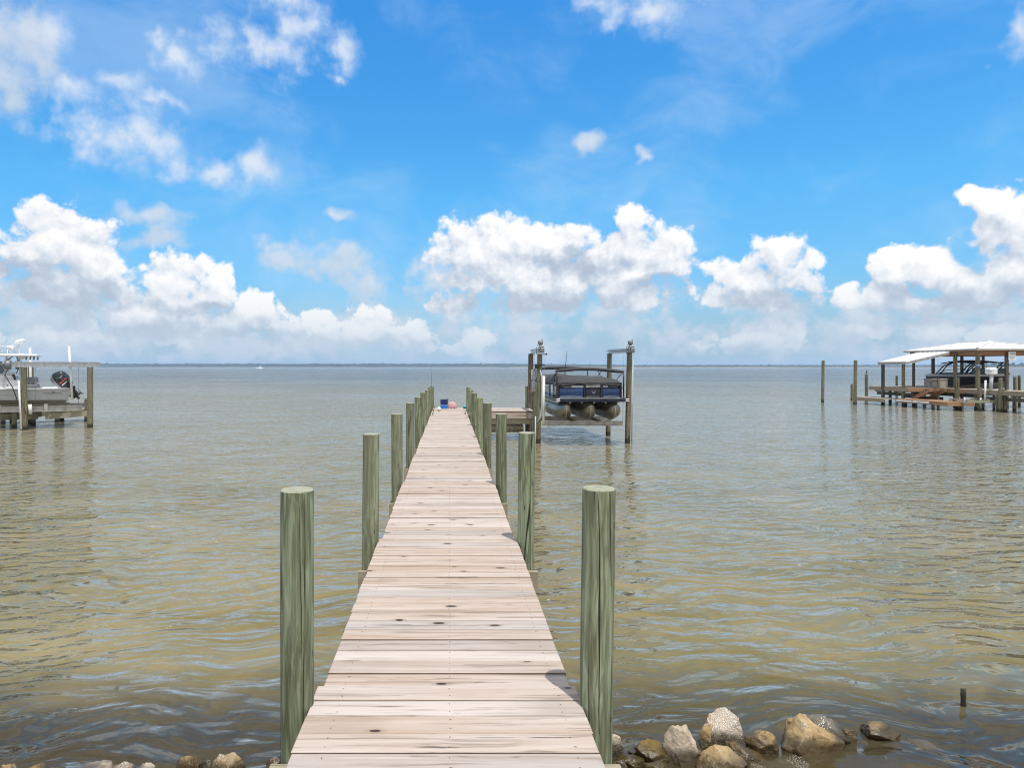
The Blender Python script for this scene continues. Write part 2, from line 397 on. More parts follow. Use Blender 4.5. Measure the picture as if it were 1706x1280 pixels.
def planks(name, pale, tan, grey, dirt=0.6, axis=0, knots=True, bright=1.0):
    """sawn boards running along x (axis 0) or y; the tone attribute gives each board its own colour"""
    m, t = mat(name); p = t.new('ShaderNodeTexCoord').outputs['Object']
    tn = attr(t)
    off = t.v('SCALE', (37.0, 0.0, 71.0), scale=tn)
    p = t.v('ADD', p, off)
    st = (1.0, 34, 34) if axis == 0 else (34, 1.0, 34)
    wob = t.v('SCALE', t.v('SUBTRACT', t.noise(p, 2.2, 2, 0.5, col=True), (0.5, 0.5, 0.5)), scale=1.1)
    g = t.noise(t.v('ADD', t.v('MULTIPLY', p, st), wob), 1.0, 6, 0.6)
    gf = t.noise(t.v('MULTIPLY', p, (3, 160, 160) if axis == 0 else (160, 3, 160)), 1.0, 3, 0.6)
    sn = t.noise(t.v('MULTIPLY', p, (0.8, 11, 11) if axis == 0 else (11, 0.8, 11)), 1.0, 4, 0.6)
    c = t.mix(t.mr(t.m('MULTIPLY_ADD', t.m('FRACT', t.m('MULTIPLY', tn, 7.31)), 0.30, sn), 0.42, 0.88), pale, tan)
    c = t.mix(t.mr(t.m('FRACT', t.m('MULTIPLY', tn, 17.7)), 0.70, 0.95, 0.0, 0.7), c, grey)
    c = t.mix(t.mr(g, 0.50, 0.26, 0.0, dirt), c, tuple(0.42 * q for q in tan))
    c = t.mix(t.mr(g, 0.56, 0.74, 0.0, 0.55), c, tuple(min(1, 1.13 * q) for q in pale))
    c = t.mix(t.mr(gf, 0.45, 0.22, 0.0, 0.5), c, tuple(0.5 * q for q in grey))
    big = t.noise(p, 0.9, 3, 0.5)
    c = t.mix(t.mr(big, 0.56, 0.75, 0.0, 0.45), c, tuple(0.66 * q for q in tan))
    kn = None
    if knots:
        kp = t.v('ADD', t.v('MULTIPLY', p, (2.9, 7.0, 0) if axis == 0 else (7.0, 2.9, 0)), t.v('SCALE', wob, scale=0.06))
        kd = t.voro(kp, 1.0, dim='2D'); kc = t.xyz(t.voro(kp, 1.0, out='Color', dim='2D'))
        on = t.mr(kc[0], 0.72, 0.73)
        rad = t.m('MULTIPLY_ADD', kc[1], 0.065, 0.045)
        kn = t.m('MULTIPLY', on, t.mr(t.m('SUBTRACT', kd, rad), 0.010, -0.014))
        halo = t.m('MULTIPLY', on, t.mr(t.m('SUBTRACT', kd, rad), 0.13, 0.0, 0.0, 0.40))
        c = t.mix(halo, c, tuple(0.55 * q for q in tan)); c = t.mix(t.m('MULTIPLY', kn, 0.97), c, (0.032, 0.018, 0.012))
        ck = t.noise(t.v('ADD', t.v('MULTIPLY', p, (1.6, 60, 60) if axis == 0 else (60, 1.6, 60)), wob), 1.0, 3, 0.5)
        crk = t.m('MULTIPLY', t.mr(ck, 0.335, 0.30), 0.85)
        c = t.mix(crk, c, (0.07, 0.055, 0.05))
    t.put(t.b.inputs['Base Color'], c); t.b.inputs['Roughness'].default_value = 0.82
    h = t.m('MULTIPLY_ADD', gf, 0.4, g)
    if kn is not None: h = t.m('MULTIPLY_ADD', kn, -0.8, h)
    bump(t, h, 0.35, 0.006)
    return m

M = {}
M['pile'] = wood_pile('treated_pile', (0.310, 0.365, 0.220), (0.115, 0.112, 0.060), (0.43, 0.495, 0.345))
M['pile_end'] = end_grain('pile_end', (0.33, 0.34, 0.25))
M['old_pile'] = wood_pile('weathered_pile', (0.255, 0.235, 0.135), (0.10, 0.085, 0.05), (0.36, 0.34, 0.22))
M['grey_pile'] = wood_pile('grey_pile', (0.18, 0.15, 0.11), (0.055, 0.045, 0.035), (0.24, 0.21, 0.17))
M['deck'] = planks('deck_boards', (0.545, 0.475, 0.43), (0.43, 0.325, 0.250), (0.37, 0.335, 0.315), dirt=0.95)
M['deck_far'] = planks('far_deck_boards', (0.46, 0.38, 0.31), (0.40, 0.30, 0.22), (0.38, 0.35, 0.32), knots=False)
M['lumber'] = planks('treated_lumber', (0.40, 0.37, 0.26), (0.34, 0.29, 0.20), (0.32, 0.31, 0.26))
M['lumber_y'] = planks('treated_lumber_long', (0.34, 0.29, 0.21), (0.28, 0.21, 0.14), (0.26, 0.24, 0.20), axis=1)
M['new_wood'] = planks('new_lumber', (0.38, 0.225, 0.12), (0.32, 0.17, 0.085), (0.30, 0.21, 0.14), axis=1, knots=False)
M['new_wood_x'] = planks('new_lumber_cross', (0.38, 0.225, 0.12), (0.32, 0.17, 0.085), (0.30, 0.21, 0.14), knots=False)
M['crack'] = simple('dark_crack', (0.022, 0.018, 0.012), 0.95)
M['board_edge'] = simple('dark_board_edge', (0.17, 0.125, 0.095), 0.9, 0, 0.2, 12)
M['screw'] = simple('rusty_screw', (0.10, 0.075, 0.06), 0.7, 0.2)
M['alu'] = simple('mill_aluminium', (0.55, 0.56, 0.57), 0.38, 0.85, 0.15, 9)
M['galv'] = simple('galvanised_steel', (0.25, 0.26, 0.27), 0.55, 0.5, 0.2, 14)
M['grey_beam'] = simple('dull_aluminium', (0.46, 0.45, 0.42), 0.55, 0.5, 0.2, 5)
M['tube_alu'] = simple('pontoon_aluminium', (0.38, 0.37, 0.33), 0.34, 0.9, 0.18, 3)
M['black'] = simple('black_paint', (0.016, 0.017, 0.02), 0.35, 0, 0.2, 8)
M['rubber'] = simple('dark_rubber', (0.022, 0.022, 0.024), 0.7, 0, 0.2, 8)
M['navy'] = simple('navy_trim', (0.012, 0.017, 0.035), 0.3, 0, 0.2, 8)
M['blue_panel'] = simple('blue_gelcoat', (0.010, 0.045, 0.155), 0.22, 0.2, 0.18, 2, coat=0.6)
M['silver_panel'] = simple('silver_panel', (0.42, 0.42, 0.43), 0.35, 0.5, 0.1, 4)
M['canvas'] = simple('charcoal_canvas', (0.060, 0.058, 0.062), 0.9, 0, 0.22, 7, 0.35)
M['white'] = simple('white_gelcoat', (0.78, 0.79, 0.79), 0.3, 0, 0.05, 3, coat=0.3)
M['pvc'] = simple('white_pvc', (0.78, 0.78, 0.76), 0.4, 0, 0.08, 5)
M['conduit'] = simple('grey_conduit', (0.48, 0.50, 0.52), 0.45, 0, 0.1, 5)
M['hull_grey'] = simple('grey_hull', (0.47, 0.50, 0.51), 0.25, 0, 0.06, 2, coat=0.5)
M['hull_cream'] = simple('pale_hull_bottom', (0.42, 0.41, 0.36), 0.4, 0, 0.12, 3)
M['vinyl'] = simple('grey_vinyl', (0.17, 0.175, 0.185), 0.6, 0, 0.1, 6)
M['engine'] = simple('black_engine_gloss', (0.010, 0.013, 0.022), 0.16, 0, 0.1, 3, coat=0.8)
M['red'] = simple('red_decal', (0.50, 0.07, 0.03), 0.4, 0, 0.1, 6)
M['roof'] = simple('white_roof_metal', (0.80, 0.80, 0.79), 0.45, 0.0, 0.04, 2)
M['glass'] = simple('tinted_glass', (0.10, 0.13, 0.14), 0.06, 0, 0.1, 3)
M['box_grey'] = simple('grey_storage_plastic', (0.36, 0.33, 0.30), 0.6, 0, 0.1, 4)
M['copper'] = simple('orange_fitting', (0.48, 0.20, 0.10), 0.5, 0, 0.15, 12)
M['feather'] = simple('dark_feathers', (0.035, 0.035, 0.04), 0.7, 0, 0.25, 40)

# ------------------------------------------------------------------ water, bottom, far shores
def make_water():
    m, t = mat('bay_water'); b = t.b
    pos = t.new('ShaderNodeNewGeometry').outputs['Position']
    x, y, z = t.xyz(pos)
    flat = t.comb(x, y, 0)
    rot = t.new('ShaderNodeVectorRotate'); rot.rotation_type = 'Z_AXIS'; t.put(rot.inputs['Vector'], flat); rot.inputs['Angle'].default_value = R(-9)
    w = rot.outputs[0]
    warp = t.v('SCALE', t.v('SUBTRACT', t.noise(w, 0.55, 2, 0.5, col=True, dim='2D'), (0.5, 0.5, 0.5)), scale=0.9)
    ww = t.v('ADD', w, warp)
    swell = t.noise(t.v('MULTIPLY', ww, (0.42, 1.0, 1)), 0.95, 2, 0.5, dim='2D')
    mid = t.noise(t.v('MULTIPLY', ww, (0.42, 1.0, 1)), 4.2, 1.6, 0.45, dist=0.05, dim='2D')
    rip = t.noise(t.v('MULTIPLY', ww, (0.5, 1.0, 1)), 9.0, 1.5, 0.5, dist=0.2, dim='2D')
    calm = t.mr(y, 4.4, 8.0, 0.62, 1.0)
    ridge = t.m('SUBTRACT', 1.0, t.m('ABSOLUTE', t.m('MULTIPLY_ADD', mid, 2.0, -1.0)))
    gust = t.mr(t.noise(t.v('MULTIPLY', flat, (0.035, 0.06, 1)), 1.0, 4, 0.6, dim='2D'), 0.34, 0.66, 0.60, 1.0)
    gust = t.m('MULTIPLY', gust, calm)
    h = t.m('MULTIPLY', swell, 0.075)
    h = t.m('MULTIPLY_ADD', t.m('MULTIPLY', mid, gust), 0.150, h)
    h = t.m('MULTIPLY_ADD', t.m('MULTIPLY', ridge, gust), 0.016, h)
    h = t.m('MULTIPLY_ADD', t.m('MULTIPLY', rip, gust), 0.034, h)
    bn = t.new('ShaderNodeBump'); bn.inputs['Strength'].default_value = 1.0; bn.inputs['Distance'].default_value = 1.0
    t.put(bn.inputs['Height'], h); N = bn.outputs[0]
    # murk: silt and sand in shallow water, weed beds along the shore
    n1 = t.noise(t.v('MULTIPLY', ww, (0.25, 0.5, 1)), 1.0, 5, 0.6, dim='2D')
    n2 = t.noise(t.v('MULTIPLY', flat, (0.8, 1.6, 1)), 1.0, 4, 0.6, dist=0.8, dim='2D')
    c = t.ramp(n1, [(0.30, (0.160, 0.132, 0.050)), (0.50, (0.200, 0.170, 0.082)), (0.72, (0.255, 0.214, 0.114))])
    c = t.mix(t.mr(n2, 0.46, 0.66, 0.0, 0.40), c, (0.27, 0.215, 0.105))
    deep = t.mr(y, 6.5, 32.0)
    c = t.mix(t.m('MULTIPLY', deep, 0.80), c, (0.215, 0.198, 0.138))
    c = t.mix(t.m('MULTIPLY', t.mr(y, 30.0, 160.0), 0.85), c, (0.085, 0.098, 0.102))
    edge = t.m('MULTIPLY_ADD', n2, 1.3, y)
    weed = t.m('MULTIPLY', t.mr(edge, 6.7, 5.3), t.mr(n1, 0.30, 0.5, 0.55, 1.0))
    c = t.mix(t.m('MULTIPLY', weed, 0.80), c, (0.060, 0.055, 0.045))
    # flecks of foam where it laps round the stones
    fl = t.voro(t.v('MULTIPLY', ww, (1, 1.4, 1)), 62, dim='2D'); fm = t.noise(flat, 2.6, 3, 0.6, dim='2D')
    foam = t.m('MULTIPLY', t.m('MULTIPLY', t.mr(fl, 0.30, 0.08), t.mr(fm, 0.63, 0.76)), t.mr(y, 4.85, 4.5))
    c = t.mix(foam, c, (0.55, 0.56, 0.55))
    dif = t.new('ShaderNodeBsdfDiffuse'); t.put(dif.inputs[0], c); t.put(dif.inputs['Normal'], N)
    tr = t.new('ShaderNodeBsdfTransparent'); tr.inputs[0].default_value = (0.80, 0.72, 0.52, 1)
    clear = t.m('MULTIPLY', t.mr(y, 6.4, 4.2, 0.0, 0.62), t.m('SUBTRACT', 1.0, foam))
    body = t.new('ShaderNodeMixShader'); t.put(body.inputs[0], clear); t.l.new(dif.outputs[0], body.inputs[1]); t.l.new(tr.outputs[0], body.inputs[2])
    gl = t.new('ShaderNodeBsdfGlossy'); gl.inputs['Color'].default_value = (1.0, 0.965, 0.91, 1); gl.inputs['Roughness'].default_value = 0.07; t.put(gl.inputs['Normal'], N)
    fr = t.new('ShaderNodeFresnel'); fr.inputs['IOR'].default_value = 1.333; t.put(fr.inputs['Normal'], N)
    mx = t.new('ShaderNodeMixShader'); t.put(mx.inputs[0], fr.outputs[0]); t.l.new(body.outputs[0], mx.inputs[1]); t.l.new(gl.outputs[0], mx.inputs[2])
    t.n.remove(b); t.l.new(mx.outputs[0], t.o.inputs[0])
    o = MB().add([(-5500, 1.0, 0), (5500, 1.0, 0), (5500, 5600, 0), (-5500, 5600, 0)], [(0, 1, 2, 3)]).build('water', m)
    tag(o, 'murky brown bay water with small ripples, grey towards the horizon', 'water', kind='structure')
    return o
make_water()

def ground_mat():
    m, t = mat('shore_sand'); p = t.new('ShaderNodeTexCoord').outputs['Object']
    n = t.noise(p, 3.5, 6, 0.65); f = t.noise(p, 40, 4, 0.6)
    c = t.ramp(n, [(0.3, (0.045, 0.038, 0.025)), (0.5, (0.15, 0.115, 0.065)), (0.7, (0.26, 0.20, 0.115))])
    c = t.mix(t.mr(f, 0.55, 0.7, 0, 0.5), c, (0.06, 0.055, 0.03))
    t.put(t.b.inputs['Base Color'], c); t.b.inputs['Roughness'].default_value = 0.8; bump(t, t.m('MULTIPLY_ADD', f, 0.3, n), 0.6, 0.05)
    return m
M['sand'] = ground_mat()
def make_bottom():
    xs = [-60, -40, -25] + [-15 + 0.5 * i for i in range(61)] + [25, 40, 60]
    ys = [-30, -15, -6, -2, 0] + [1 + 0.3 * i for i in range(34)] + [13, 17, 25, 45]
    rings = []
    for y in ys:
        z = 0.75 if y < 0 else 0.75 - 0.265 * y if y < 4.5 else -0.44 - 0.10 * (y - 4.5)
        z = max(z, -2.2)
        rings.append([(x, y, z + 0.10 * mnoise.noise(Vector((x * 0.7, y * 0.7, 3))) + 0.04 * mnoise.noise(Vector((x * 2.3, y * 2.3, 9)))) for x in xs])
    o = MB().loft(rings).build('shore_ground', M['sand'])
    tag(o, 'sandy shore sloping down under the shallow water', 'ground', kind='structure')
make_bottom()

def foliage_mat(name, a, b):
    m, t = mat(name); n = t.noise(t.new('ShaderNodeTexCoord').outputs['Object'], 0.08, 4, 0.6)
    t.put(t.b.inputs['Base Color'], t.ramp(n, [(0.35, a), (0.7, b)])); t.b.inputs['Roughness'].default_value = 0.9
    return m
M['far_leaf'] = foliage_mat('far_foliage', (0.030, 0.045, 0.020), (0.060, 0.080, 0.035))
M['marsh'] = foliage_mat('marsh_grass', (0.13, 0.12, 0.055), (0.19, 0.17, 0.085))
M['far_sand'] = foliage_mat('far_sand', (0.30, 0.26, 0.18), (0.40, 0.35, 0.25))
rnd = random.Random(5)
def crown(mb, x, y, z0, h, w):
    """a ragged tree crown of leaf clumps round a trunk"""
    for k in range(7):
        a = rnd.uniform(0, 6.28); q = rnd.uniform(0.25, 1.0)
        r = w * rnd.uniform(0.22, 0.42) * (1.15 - 0.5 * q)
        c = Vector((x + math.cos(a) * w * 0.34 * (1.2 - q), y + math.sin(a) * w * 0.34, z0 + h * q - r * 0.8))
        rings = []
        for i, (zz, rr) in enumerate(((-1, 0.15), (-0.45, 0.9), (0.25, 1.0), (0.8, 0.55), (1.0, 0.1))):
            rings.append([c + Vector((math.cos(j * 1.2566 + i) * r * rr * rnd.uniform(0.75, 1.2), math.sin(j * 1.2566 + i) * r * rr, zz * r * rnd.uniform(0.8, 1.2))) for j in range(5)])
        mb.loft(rings, 0, True, smooth=False)
def shore_band(name, mb_mat, u0, u1, Y, hfun, wid, step, label, cat, base=None):
    mb = MB(); x = (u0 - U0) * Y / FPX; x1 = (u1 - U0) * Y / FPX
    while x < x1:
        u = U0 + x * FPX / Y; h = hfun(u)
        if h > 0.2: crown(mb, x, Y + rnd.uniform(0, wid), 0.2, h * rnd.uniform(0.82, 1.12), step * rnd.uniform(1.5, 2.3))
        x += step * rnd.uniform(0.7, 1.3)
    if base:
        a = []; b_ = []; c = []; n = 420
        for i in range(n + 1):
            u = u0 + (u1 - u0) * i / n; X = (u - U0) * Y / FPX; hh = hfun(u) * (base + 0.10 * mnoise.noise(Vector((i * 0.7, 3, 3))))
            a.append((X, Y - 4, 0.0)); b_.append((X + 3 * mnoise.noise(Vector((i, 1, 1))), Y, hh)); c.append((X, Y + 70, hh * 0.9))
        mb.loft([a, b_, c], 0, smooth=False)
    o = mb.build(name, mb_mat, fix=False)
    return tag(o, label, cat, kind='stuff')
def land(name, m, u0, u1, Y, depth, z, label, cat):
    n = 160; a = []; b_ = []; c = []
    for i in range(n + 1):
        u = u0 + (u1 - u0) * i / n
        y0 = Y + 40 * mnoise.noise(Vector((i * 0.13, 7, Y)))
        a.append(((u - U0) * Y / FPX, y0, -0.3)); b_.append(((u - U0) * Y / FPX, y0 + 12, z * (0.75 + 0.5 * mnoise.noise(Vector((i * 0.4, 2, Y))) ** 2)))
        c.append(((u - U0) * Y / FPX, y0 + depth, z))
    o = MB().loft([a, b_, c]).build(name, m, fix=True)
    return tag(o, label, cat, kind='structure')
shore_band('far_wood', M['far_leaf'], -350, 2100, 3100, lambda u: (17.0 if u < 850 else max(11.0, 17.0 - (u - 850) * 0.03)) + 1.0 * mnoise.noise(Vector((u * 0.02, 1, 1))), 60, 11,
           'dark wood along the far shore of the bay', 'wood', base=0.88)
land('far_shore', M['marsh'], -350, 2100, 3085, 400, 1.6, 'low far shore under the distant wood', 'shore')
land('marsh_bank', M['marsh'], 850, 2150, 1750, 160, 2.3, 'low grassy marsh bank across the bay', 'bank')
land('sand_spit', M['far_sand'], 850, 2150, 1735, 25, 0.9, 'pale sand edge below the grassy marsh bank', 'sand')
def marsh_trees(u):
    n = mnoise.noise(Vector((u * 0.021, 5, 2))) + 0.5 * mnoise.noise(Vector((u * 0.09, 2, 8)))
    base = 2.2 + max(0.0, (u - 1440) * 0.011)
    if u > 1590: base += min(8.0, (u - 1590) * 0.16)
    return base + (7.0 * max(0, n - 0.18) if n > 0.18 else -1.4 if u < 1400 else 0.0)
shore_band('marsh_trees', M['far_leaf'], 1000, 2150, 1770, marsh_trees, 50, 5.0, 'ragged line of low trees on the marsh bank', 'trees', base=0.55)

# ------------------------------------------------------------------ the long dock
rnd = random.Random(11)
def pile_mesh(r, z0, z1, seed, lean=(0, 0), taper=0.04, n=20, lump=0.02):
    mb = MB(); rings = []
    zs = [z0 + (z1 - z0) * i / 14 for i in range(15)]
    for i, z in enumerate(zs):
        k = (z - z0) / (z1 - z0); ring = []
        for j in range(n):
            a = 2 * math.pi * j / n
            q = r * (1 + taper * (0.5 - k)) * (1 + lump * 2.2 * mnoise.noise(Vector((math.cos(a) * 1.1, math.sin(a) * 1.1, z * 0.8 + seed * 3.1))))
            ring.append((math.cos(a) * q + lean[0] * z, math.sin(a) * q + lean[1] * z, z))
        rings.append(ring)
    top = rings[-1]; cx = lean[0] * z1; cy = lean[1] * z1
    inner = [((x - cx) * 0.93 + cx, (y - cy) * 0.93 + cy, z + 0.006) for x, y, z in top]
    mb.loft(rings, 0, True); mb.loft([top, inner], 1, True, smooth=False)
    b = len(mb.v); mb.v += [tuple(p) for p in inner]; mb.tone += [0.5] * n
    mb.f.append(list(range(b, b + n))); mb.mi.append(1); mb.sm.append(False)
    return mb
def pile(parent, x, y, top, r, seed, lean=(0, 0), wood='pile', end='pile_end', name='pile', bottom=-1.6, n=20):
    """a round timber pile; its origin stands on the water line"""
    o = pile_mesh(r, bottom, top, seed, lean, n=n).build(name, [M[wood], M[end]], parent, (x, y, 0))
    return o

LEFT = [(-0.690, 3.15, 0.969), (-0.690, 6.08, 0.937), (-0.685, 9.05, 0.91), (-0.680, 12.0, 0.90), (-0.680, 15.0, 0.87), (-0.680, 18.0, 0.855), (-0.675, 20.9, 0.815), (-0.672, 23.9, 0.80), (-0.66, 26.2, 0.79)]
RIGHT = [(0.668, 3.15, 0.975), (0.668, 6.05, 0.95), (0.668, 9.0, 0.916), (0.650, 12.0, 0.90), (0.650, 15.0, 0.856), (0.640, 18.0, 0.846), (0.640, 20.9, 0.83), (0.640, 23.85, 0.81)]
dock = empty('dock', (0, 0, 0))
tag(dock, 'long narrow dock of pale weathered boards between two rows of green timber piles', 'dock')
r2 = random.Random(77)
for side, rows in ((-1, LEFT), (1, RIGHT)):
    for i, (x, y, h) in enumerate(rows):
        lean = (rnd.uniform(-0.006, 0.006), rnd.uniform(-0.006, 0.004))
        if side == 1 and i == 0: lean = (0.012, 0.0)
        if side == 1 and i == 1: lean = (0.010, 0.004)
        if side == -1 and i == 1: lean = (0.006, 0.0)
        r_ = 0.0725 * rnd.uniform(0.98, 1.05)
        po = pile(dock, x - lean[0] * 1.4, y, DECK_Z + h, r_, i * 2 + side, lean)
        if i == 0 or (i < 5 and r2.random() < 0.5):      # long drying cracks in the timber
            for (a0, z1, z0, w) in (((-1.72, DECK_Z + h - .16, .9, .0042), (-1.02, DECK_Z + h - .01, 1.55, .0028), (-1.80, DECK_Z + h - .01, 1.75, .002)) if (side, i) == (1, 0) else ((r2.uniform(-2.2, -1.0), DECK_Z + h - r2.uniform(.0, .2), r2.uniform(1.1, 1.5), .0022),)):
                L_ = []; n_ = 26
                for k in range(n_ + 1):
                    z = z1 + (z0 - z1) * k / n_; a = a0 + .16 * k / n_ + .07 * mnoise.noise(Vector((z * 3, a0 * 5, i))) + .03 * mnoise.noise(Vector((z * 14, a0, 3)))
                    ww = w * (.35 + .65 * math.sin(math.pi * min(1, (k + .6) / n_))) * (1 + .5 * mnoise.noise(Vector((z * 9, 1, a0)))) / r_
                    kk_ = (z + 1.6) / (DECK_Z + h + 1.6); rr = r_ * (1 + .04 * (.5 - kk_)); seed = i * 2 + side
                    def on(b, o_):
                        q = rr * (1 + .044 * mnoise.noise(Vector((math.cos(b) * 1.1, math.sin(b) * 1.1, z * .8 + seed * 3.1)))) + o_
                        return (math.cos(b) * q + lean[0] * z, math.sin(b) * q + lean[1] * z, z)
                    L_.append([on(a - ww, -.001), on(a - ww * .5, .0012), on(a + ww * .5, .0012), on(a + ww, -.001)])
                MB().loft(L_).build('crack', M['crack'], po)

def edge(side, y):
    rows = LEFT if side < 0 else RIGHT
    nxt = min([r[1] for r in rows if r[1] > y - 0.06] or [27]); d = (nxt - y) / 3.0
    e = 0.632 - 0.026 * min(1, max(0, d)) if side < 0 else 0.600 - 0.022 * min(1, max(0, d))
    return e - 0.00085 * y
deck = MB(); y = 0.75; step = 0.1432; i = 0; nails = MB()
while y < 25.7:
    l = -edge(-1, y) + rnd.gauss(0, 0.0018); r = edge(1, y) + rnd.gauss(0, 0.0018)
    if y > 23.75: r = 2.93 + rnd.gauss(0, 0.004)
    dz = rnd.gauss(0, 0.0022); gap = abs(rnd.gauss(0.0070, 0.0022)) + 0.003
    tone = rnd.random()
    deck.box((l, y, DECK_Z - 0.036 + dz), (r, y + step - gap, DECK_Z + dz), 0, tone, ch=0.004)
    deck.mi[-12:-4] = [2] * 8  # side faces and lower chamfer a darker brown than the tops
    for q in (-0.5, 0.0, 0.5):
        for s in (0.035, 0.105):
            if y < 9:
                deck.tube([(q + rnd.gauss(0, 0.006), y + s + rnd.gauss(0, 0.006), DECK_Z + dz - 0.002)] * 1 + [(q, y + s, DECK_Z + dz + 0.0006)], 0.0021, 6, 1)
    y += step; i += 1
deck.build('deck', [M['deck'], M['screw'], M['board_edge']], dock)
st = MB()
for q in (-0.5, 0.0, 0.5):
    for k in range(9):
        y0 = 0.6 + 2.8 * k
        st.box((q - 0.02 + 0.001 * (k % 2), y0, DECK_Z - 0.225), (q + 0.02 + 0.001 * (k % 2), min(25.6, y0 + 2.79), DECK_Z - 0.037), 0, rnd.random())
st.build('stringer', M['lumber_y'], dock)
for i in range(8):
    yl = (LEFT[i][1] + RIGHT[i][1]) / 2
    for s in (-1, 1):
        yy = yl + s * 0.098
        b = MB().box((-0.785 + rnd.uniform(-.012, .012), -0.02, -0.093), (0.745 + rnd.uniform(-.012, .012), 0.02, 0.093), 0, rnd.random(), ch=0.003)
        b.build('cross_beam', M['lumber'], dock, (0, yy, DECK_Z - 0.225 - 0.095))
        for xx in (-0.69, 0.665) if s < 0 else ():
            MB().tube([(xx, yl - 0.135, DECK_Z - 0.31), (xx, yl - 0.115, DECK_Z - 0.31)], 0.014, 6).build('bolt', M['galv'], dock)
# the landing at the far end
fa = MB()
fa.box((0.60, 23.705, DECK_Z - 0.245), (2.935, 23.745, DECK_Z - 0.040), 0, 0.3)
fa.box((0.60, 25.62, DECK_Z - 0.245), (2.935, 25.66, DECK_Z - 0.040), 0, 0.7)
fa.box((2.895, 23.75, DECK_Z - 0.245), (2.935, 25.61, DECK_Z - 0.040), 0, 0.5)
fa.box((-0.62, 25.665, DECK_Z - 0.245), (2.93, 25.70, DECK_Z - 0.038), 0, 0.1)
fa.build('fascia', M['deck'], dock)
lb = MB()
lb.box((0.75, 23.80, DECK_Z - 0.44), (2.98, 23.84, DECK_Z - 0.25), 0, 0.2); lb.box((0.75, 25.50, DECK_Z - 0.44), (2.98, 25.54, DECK_Z - 0.25), 0, 0.6)
for q in (1.1, 1.7, 2.3, 2.8): lb.box((q, 23.85, DECK_Z - 0.24), (q + 0.04, 25.49, DECK_Z - 0.04), 0, 0.4)
lb.build('landing_frame', M['lumber'], dock)
lo = MB(); yy = 24.0
while yy < 25.4:
    lo.box((0.95, yy, 0.47), (2.55, yy + 0.138, 0.505), 0, rnd.random()); yy += 0.143
lo.build('low_step_deck', M['deck'], dock)
lf = MB(); lf.box((0.95, 23.95, 0.26), (2.55, 23.99, 0.465), 0, 0.2); lf.box((0.95, 25.38, 0.26), (2.55, 25.42, 0.465), 0, 0.4)
for q in (1.0, 1.75, 2.5): lf.box((q, 24.0, 0.27), (q + 0.04, 25.37, 0.46), 0, .6)
for q in (1.2, 2.3):
    for y_ in (24.02, 25.3): lf.box((q, y_, 0.5051), (q + 0.04, y_ + 0.09, 0.955), 0, .6)
lf.build('low_step_frame', M['old_pile'], dock)
for (x, y, t_, r_) in ((2.91, 23.62, 1.885, 0.082), (2.88, 25.78, 1.80, 0.075), (0.80, 25.75, 1.0, 0.07)):
    pile(dock, x, y, t_, r_, x * 7 + y, (rnd.uniform(-.004, .004), 0), n=14)

# cleats screwed to the dock
def cleat():
    root = empty('dock_cleat')
    b = MB()
    b.box((-0.05, -0.022, 0), (0.05, 0.022, 0.010), ch=0.003)
    for s in (-1, 1): b.tube([(s * 0.028, 0, 0.008), (s * 0.028, 0, 0.042)], 0.011, 8)
    b.tube([(-0.105, 0, 0.062), (-0.06, 0, 0.053), (0, 0, 0.050), (0.06, 0, 0.053), (0.105, 0, 0.062)], [0.008, 0.012, 0.013, 0.012, 0.008], 8)
    o = b.build('dock_cleat', M['black'])
    COL.objects.unlink(root); bpy.data.objects.remove(root)
    return o
cl0 = cleat()
for k, (x, y, lab) in enumerate(((-0.53, 22.1, 'black dock cleat on the left edge of the boards, nearest of the three'), (-0.55, 23.9, 'black dock cleat on the left edge of the boards just before the white ball'),
                                 (-0.54, 25.3, 'black dock cleat at the left far corner of the dock'), (0.50, 22.3, 'black dock cleat on the right edge of the dock boards'))):
    c = cl0 if k == 0 else copy_tree(cl0)
    c.location = (x, y, DECK_Z + 0.002); c.rotation_euler = (0, 0, R(90 + (8, -5, 0, 4)[k]))
    tag(c, lab, 'cleat', 'cleats on the dock edge')

# ball
m, t = mat('ball_panels')
p = t.new('ShaderNodeTexCoord').outputs['Object']
e = t.voro(t.v('NORMALIZE', p), 1.9, feature='DISTANCE_TO_EDGE'); cc = t.xyz(t.voro(t.v('NORMALIZE', p), 1.9, out='Color'))
c = t.mix(t.mr(e, 0.05, 0.02), (0.74, 0.73, 0.71), (0.30, 0.30, 0.31)); c = t.mix(t.mr(cc[0], 0.80, 0.81), c, (0.42, 0.42, 0.43))
t.put(t.b.inputs['Base Color'], c); t.b.inputs['Roughness'].default_value = 0.5
M['ball'] = m
o = MB().sphere((0, 0, 0.075), 0.075, 20, 14).build('ball', m, None, (-0.36, 23.75, DECK_Z + 0.002), fix=False)
tag(o, 'white ball with grey seams lying on the dock boards', 'ball')

# blue insulated bag
bag = empty('cooler_bag', (-0.20, 25.2, DECK_Z + 0.002), R(4))
tag(bag, 'upright two tone blue cooler bag standing at the end of the dock', 'cooler bag')
M['bag_dark'] = simple('dark_blue_fabric', (0.008, 0.020, 0.13), 0.6, 0, 0.12, 9, 0.2)
M['bag_light'] = simple('bright_blue_fabric', (0.02, 0.19, 0.60), 0.55, 0, 0.12, 9, 0.2)
MB().box((-0.128, -0.09, 0), (0.128, 0.09, 0.160), ch=0.02).build('lower_body', M['bag_light'], bag)
MB().box((-0.132, -0.093, 0.162), (0.132, 0.093, 0.325), ch=0.022).build('upper_body', M['bag_dark'], bag)
MB().box((-0.136, -0.097, 0.318), (0.136, 0.097, 0.338), ch=0.008).build('lid', M['bag_dark'], bag)
MB().tube([(0.09, 0, 0.338), (0.125, 0, 0.375), (0.155, 0, 0.345), (0.14, 0, 0.30)], 0.009, 6).build('handle', M['black'], bag)

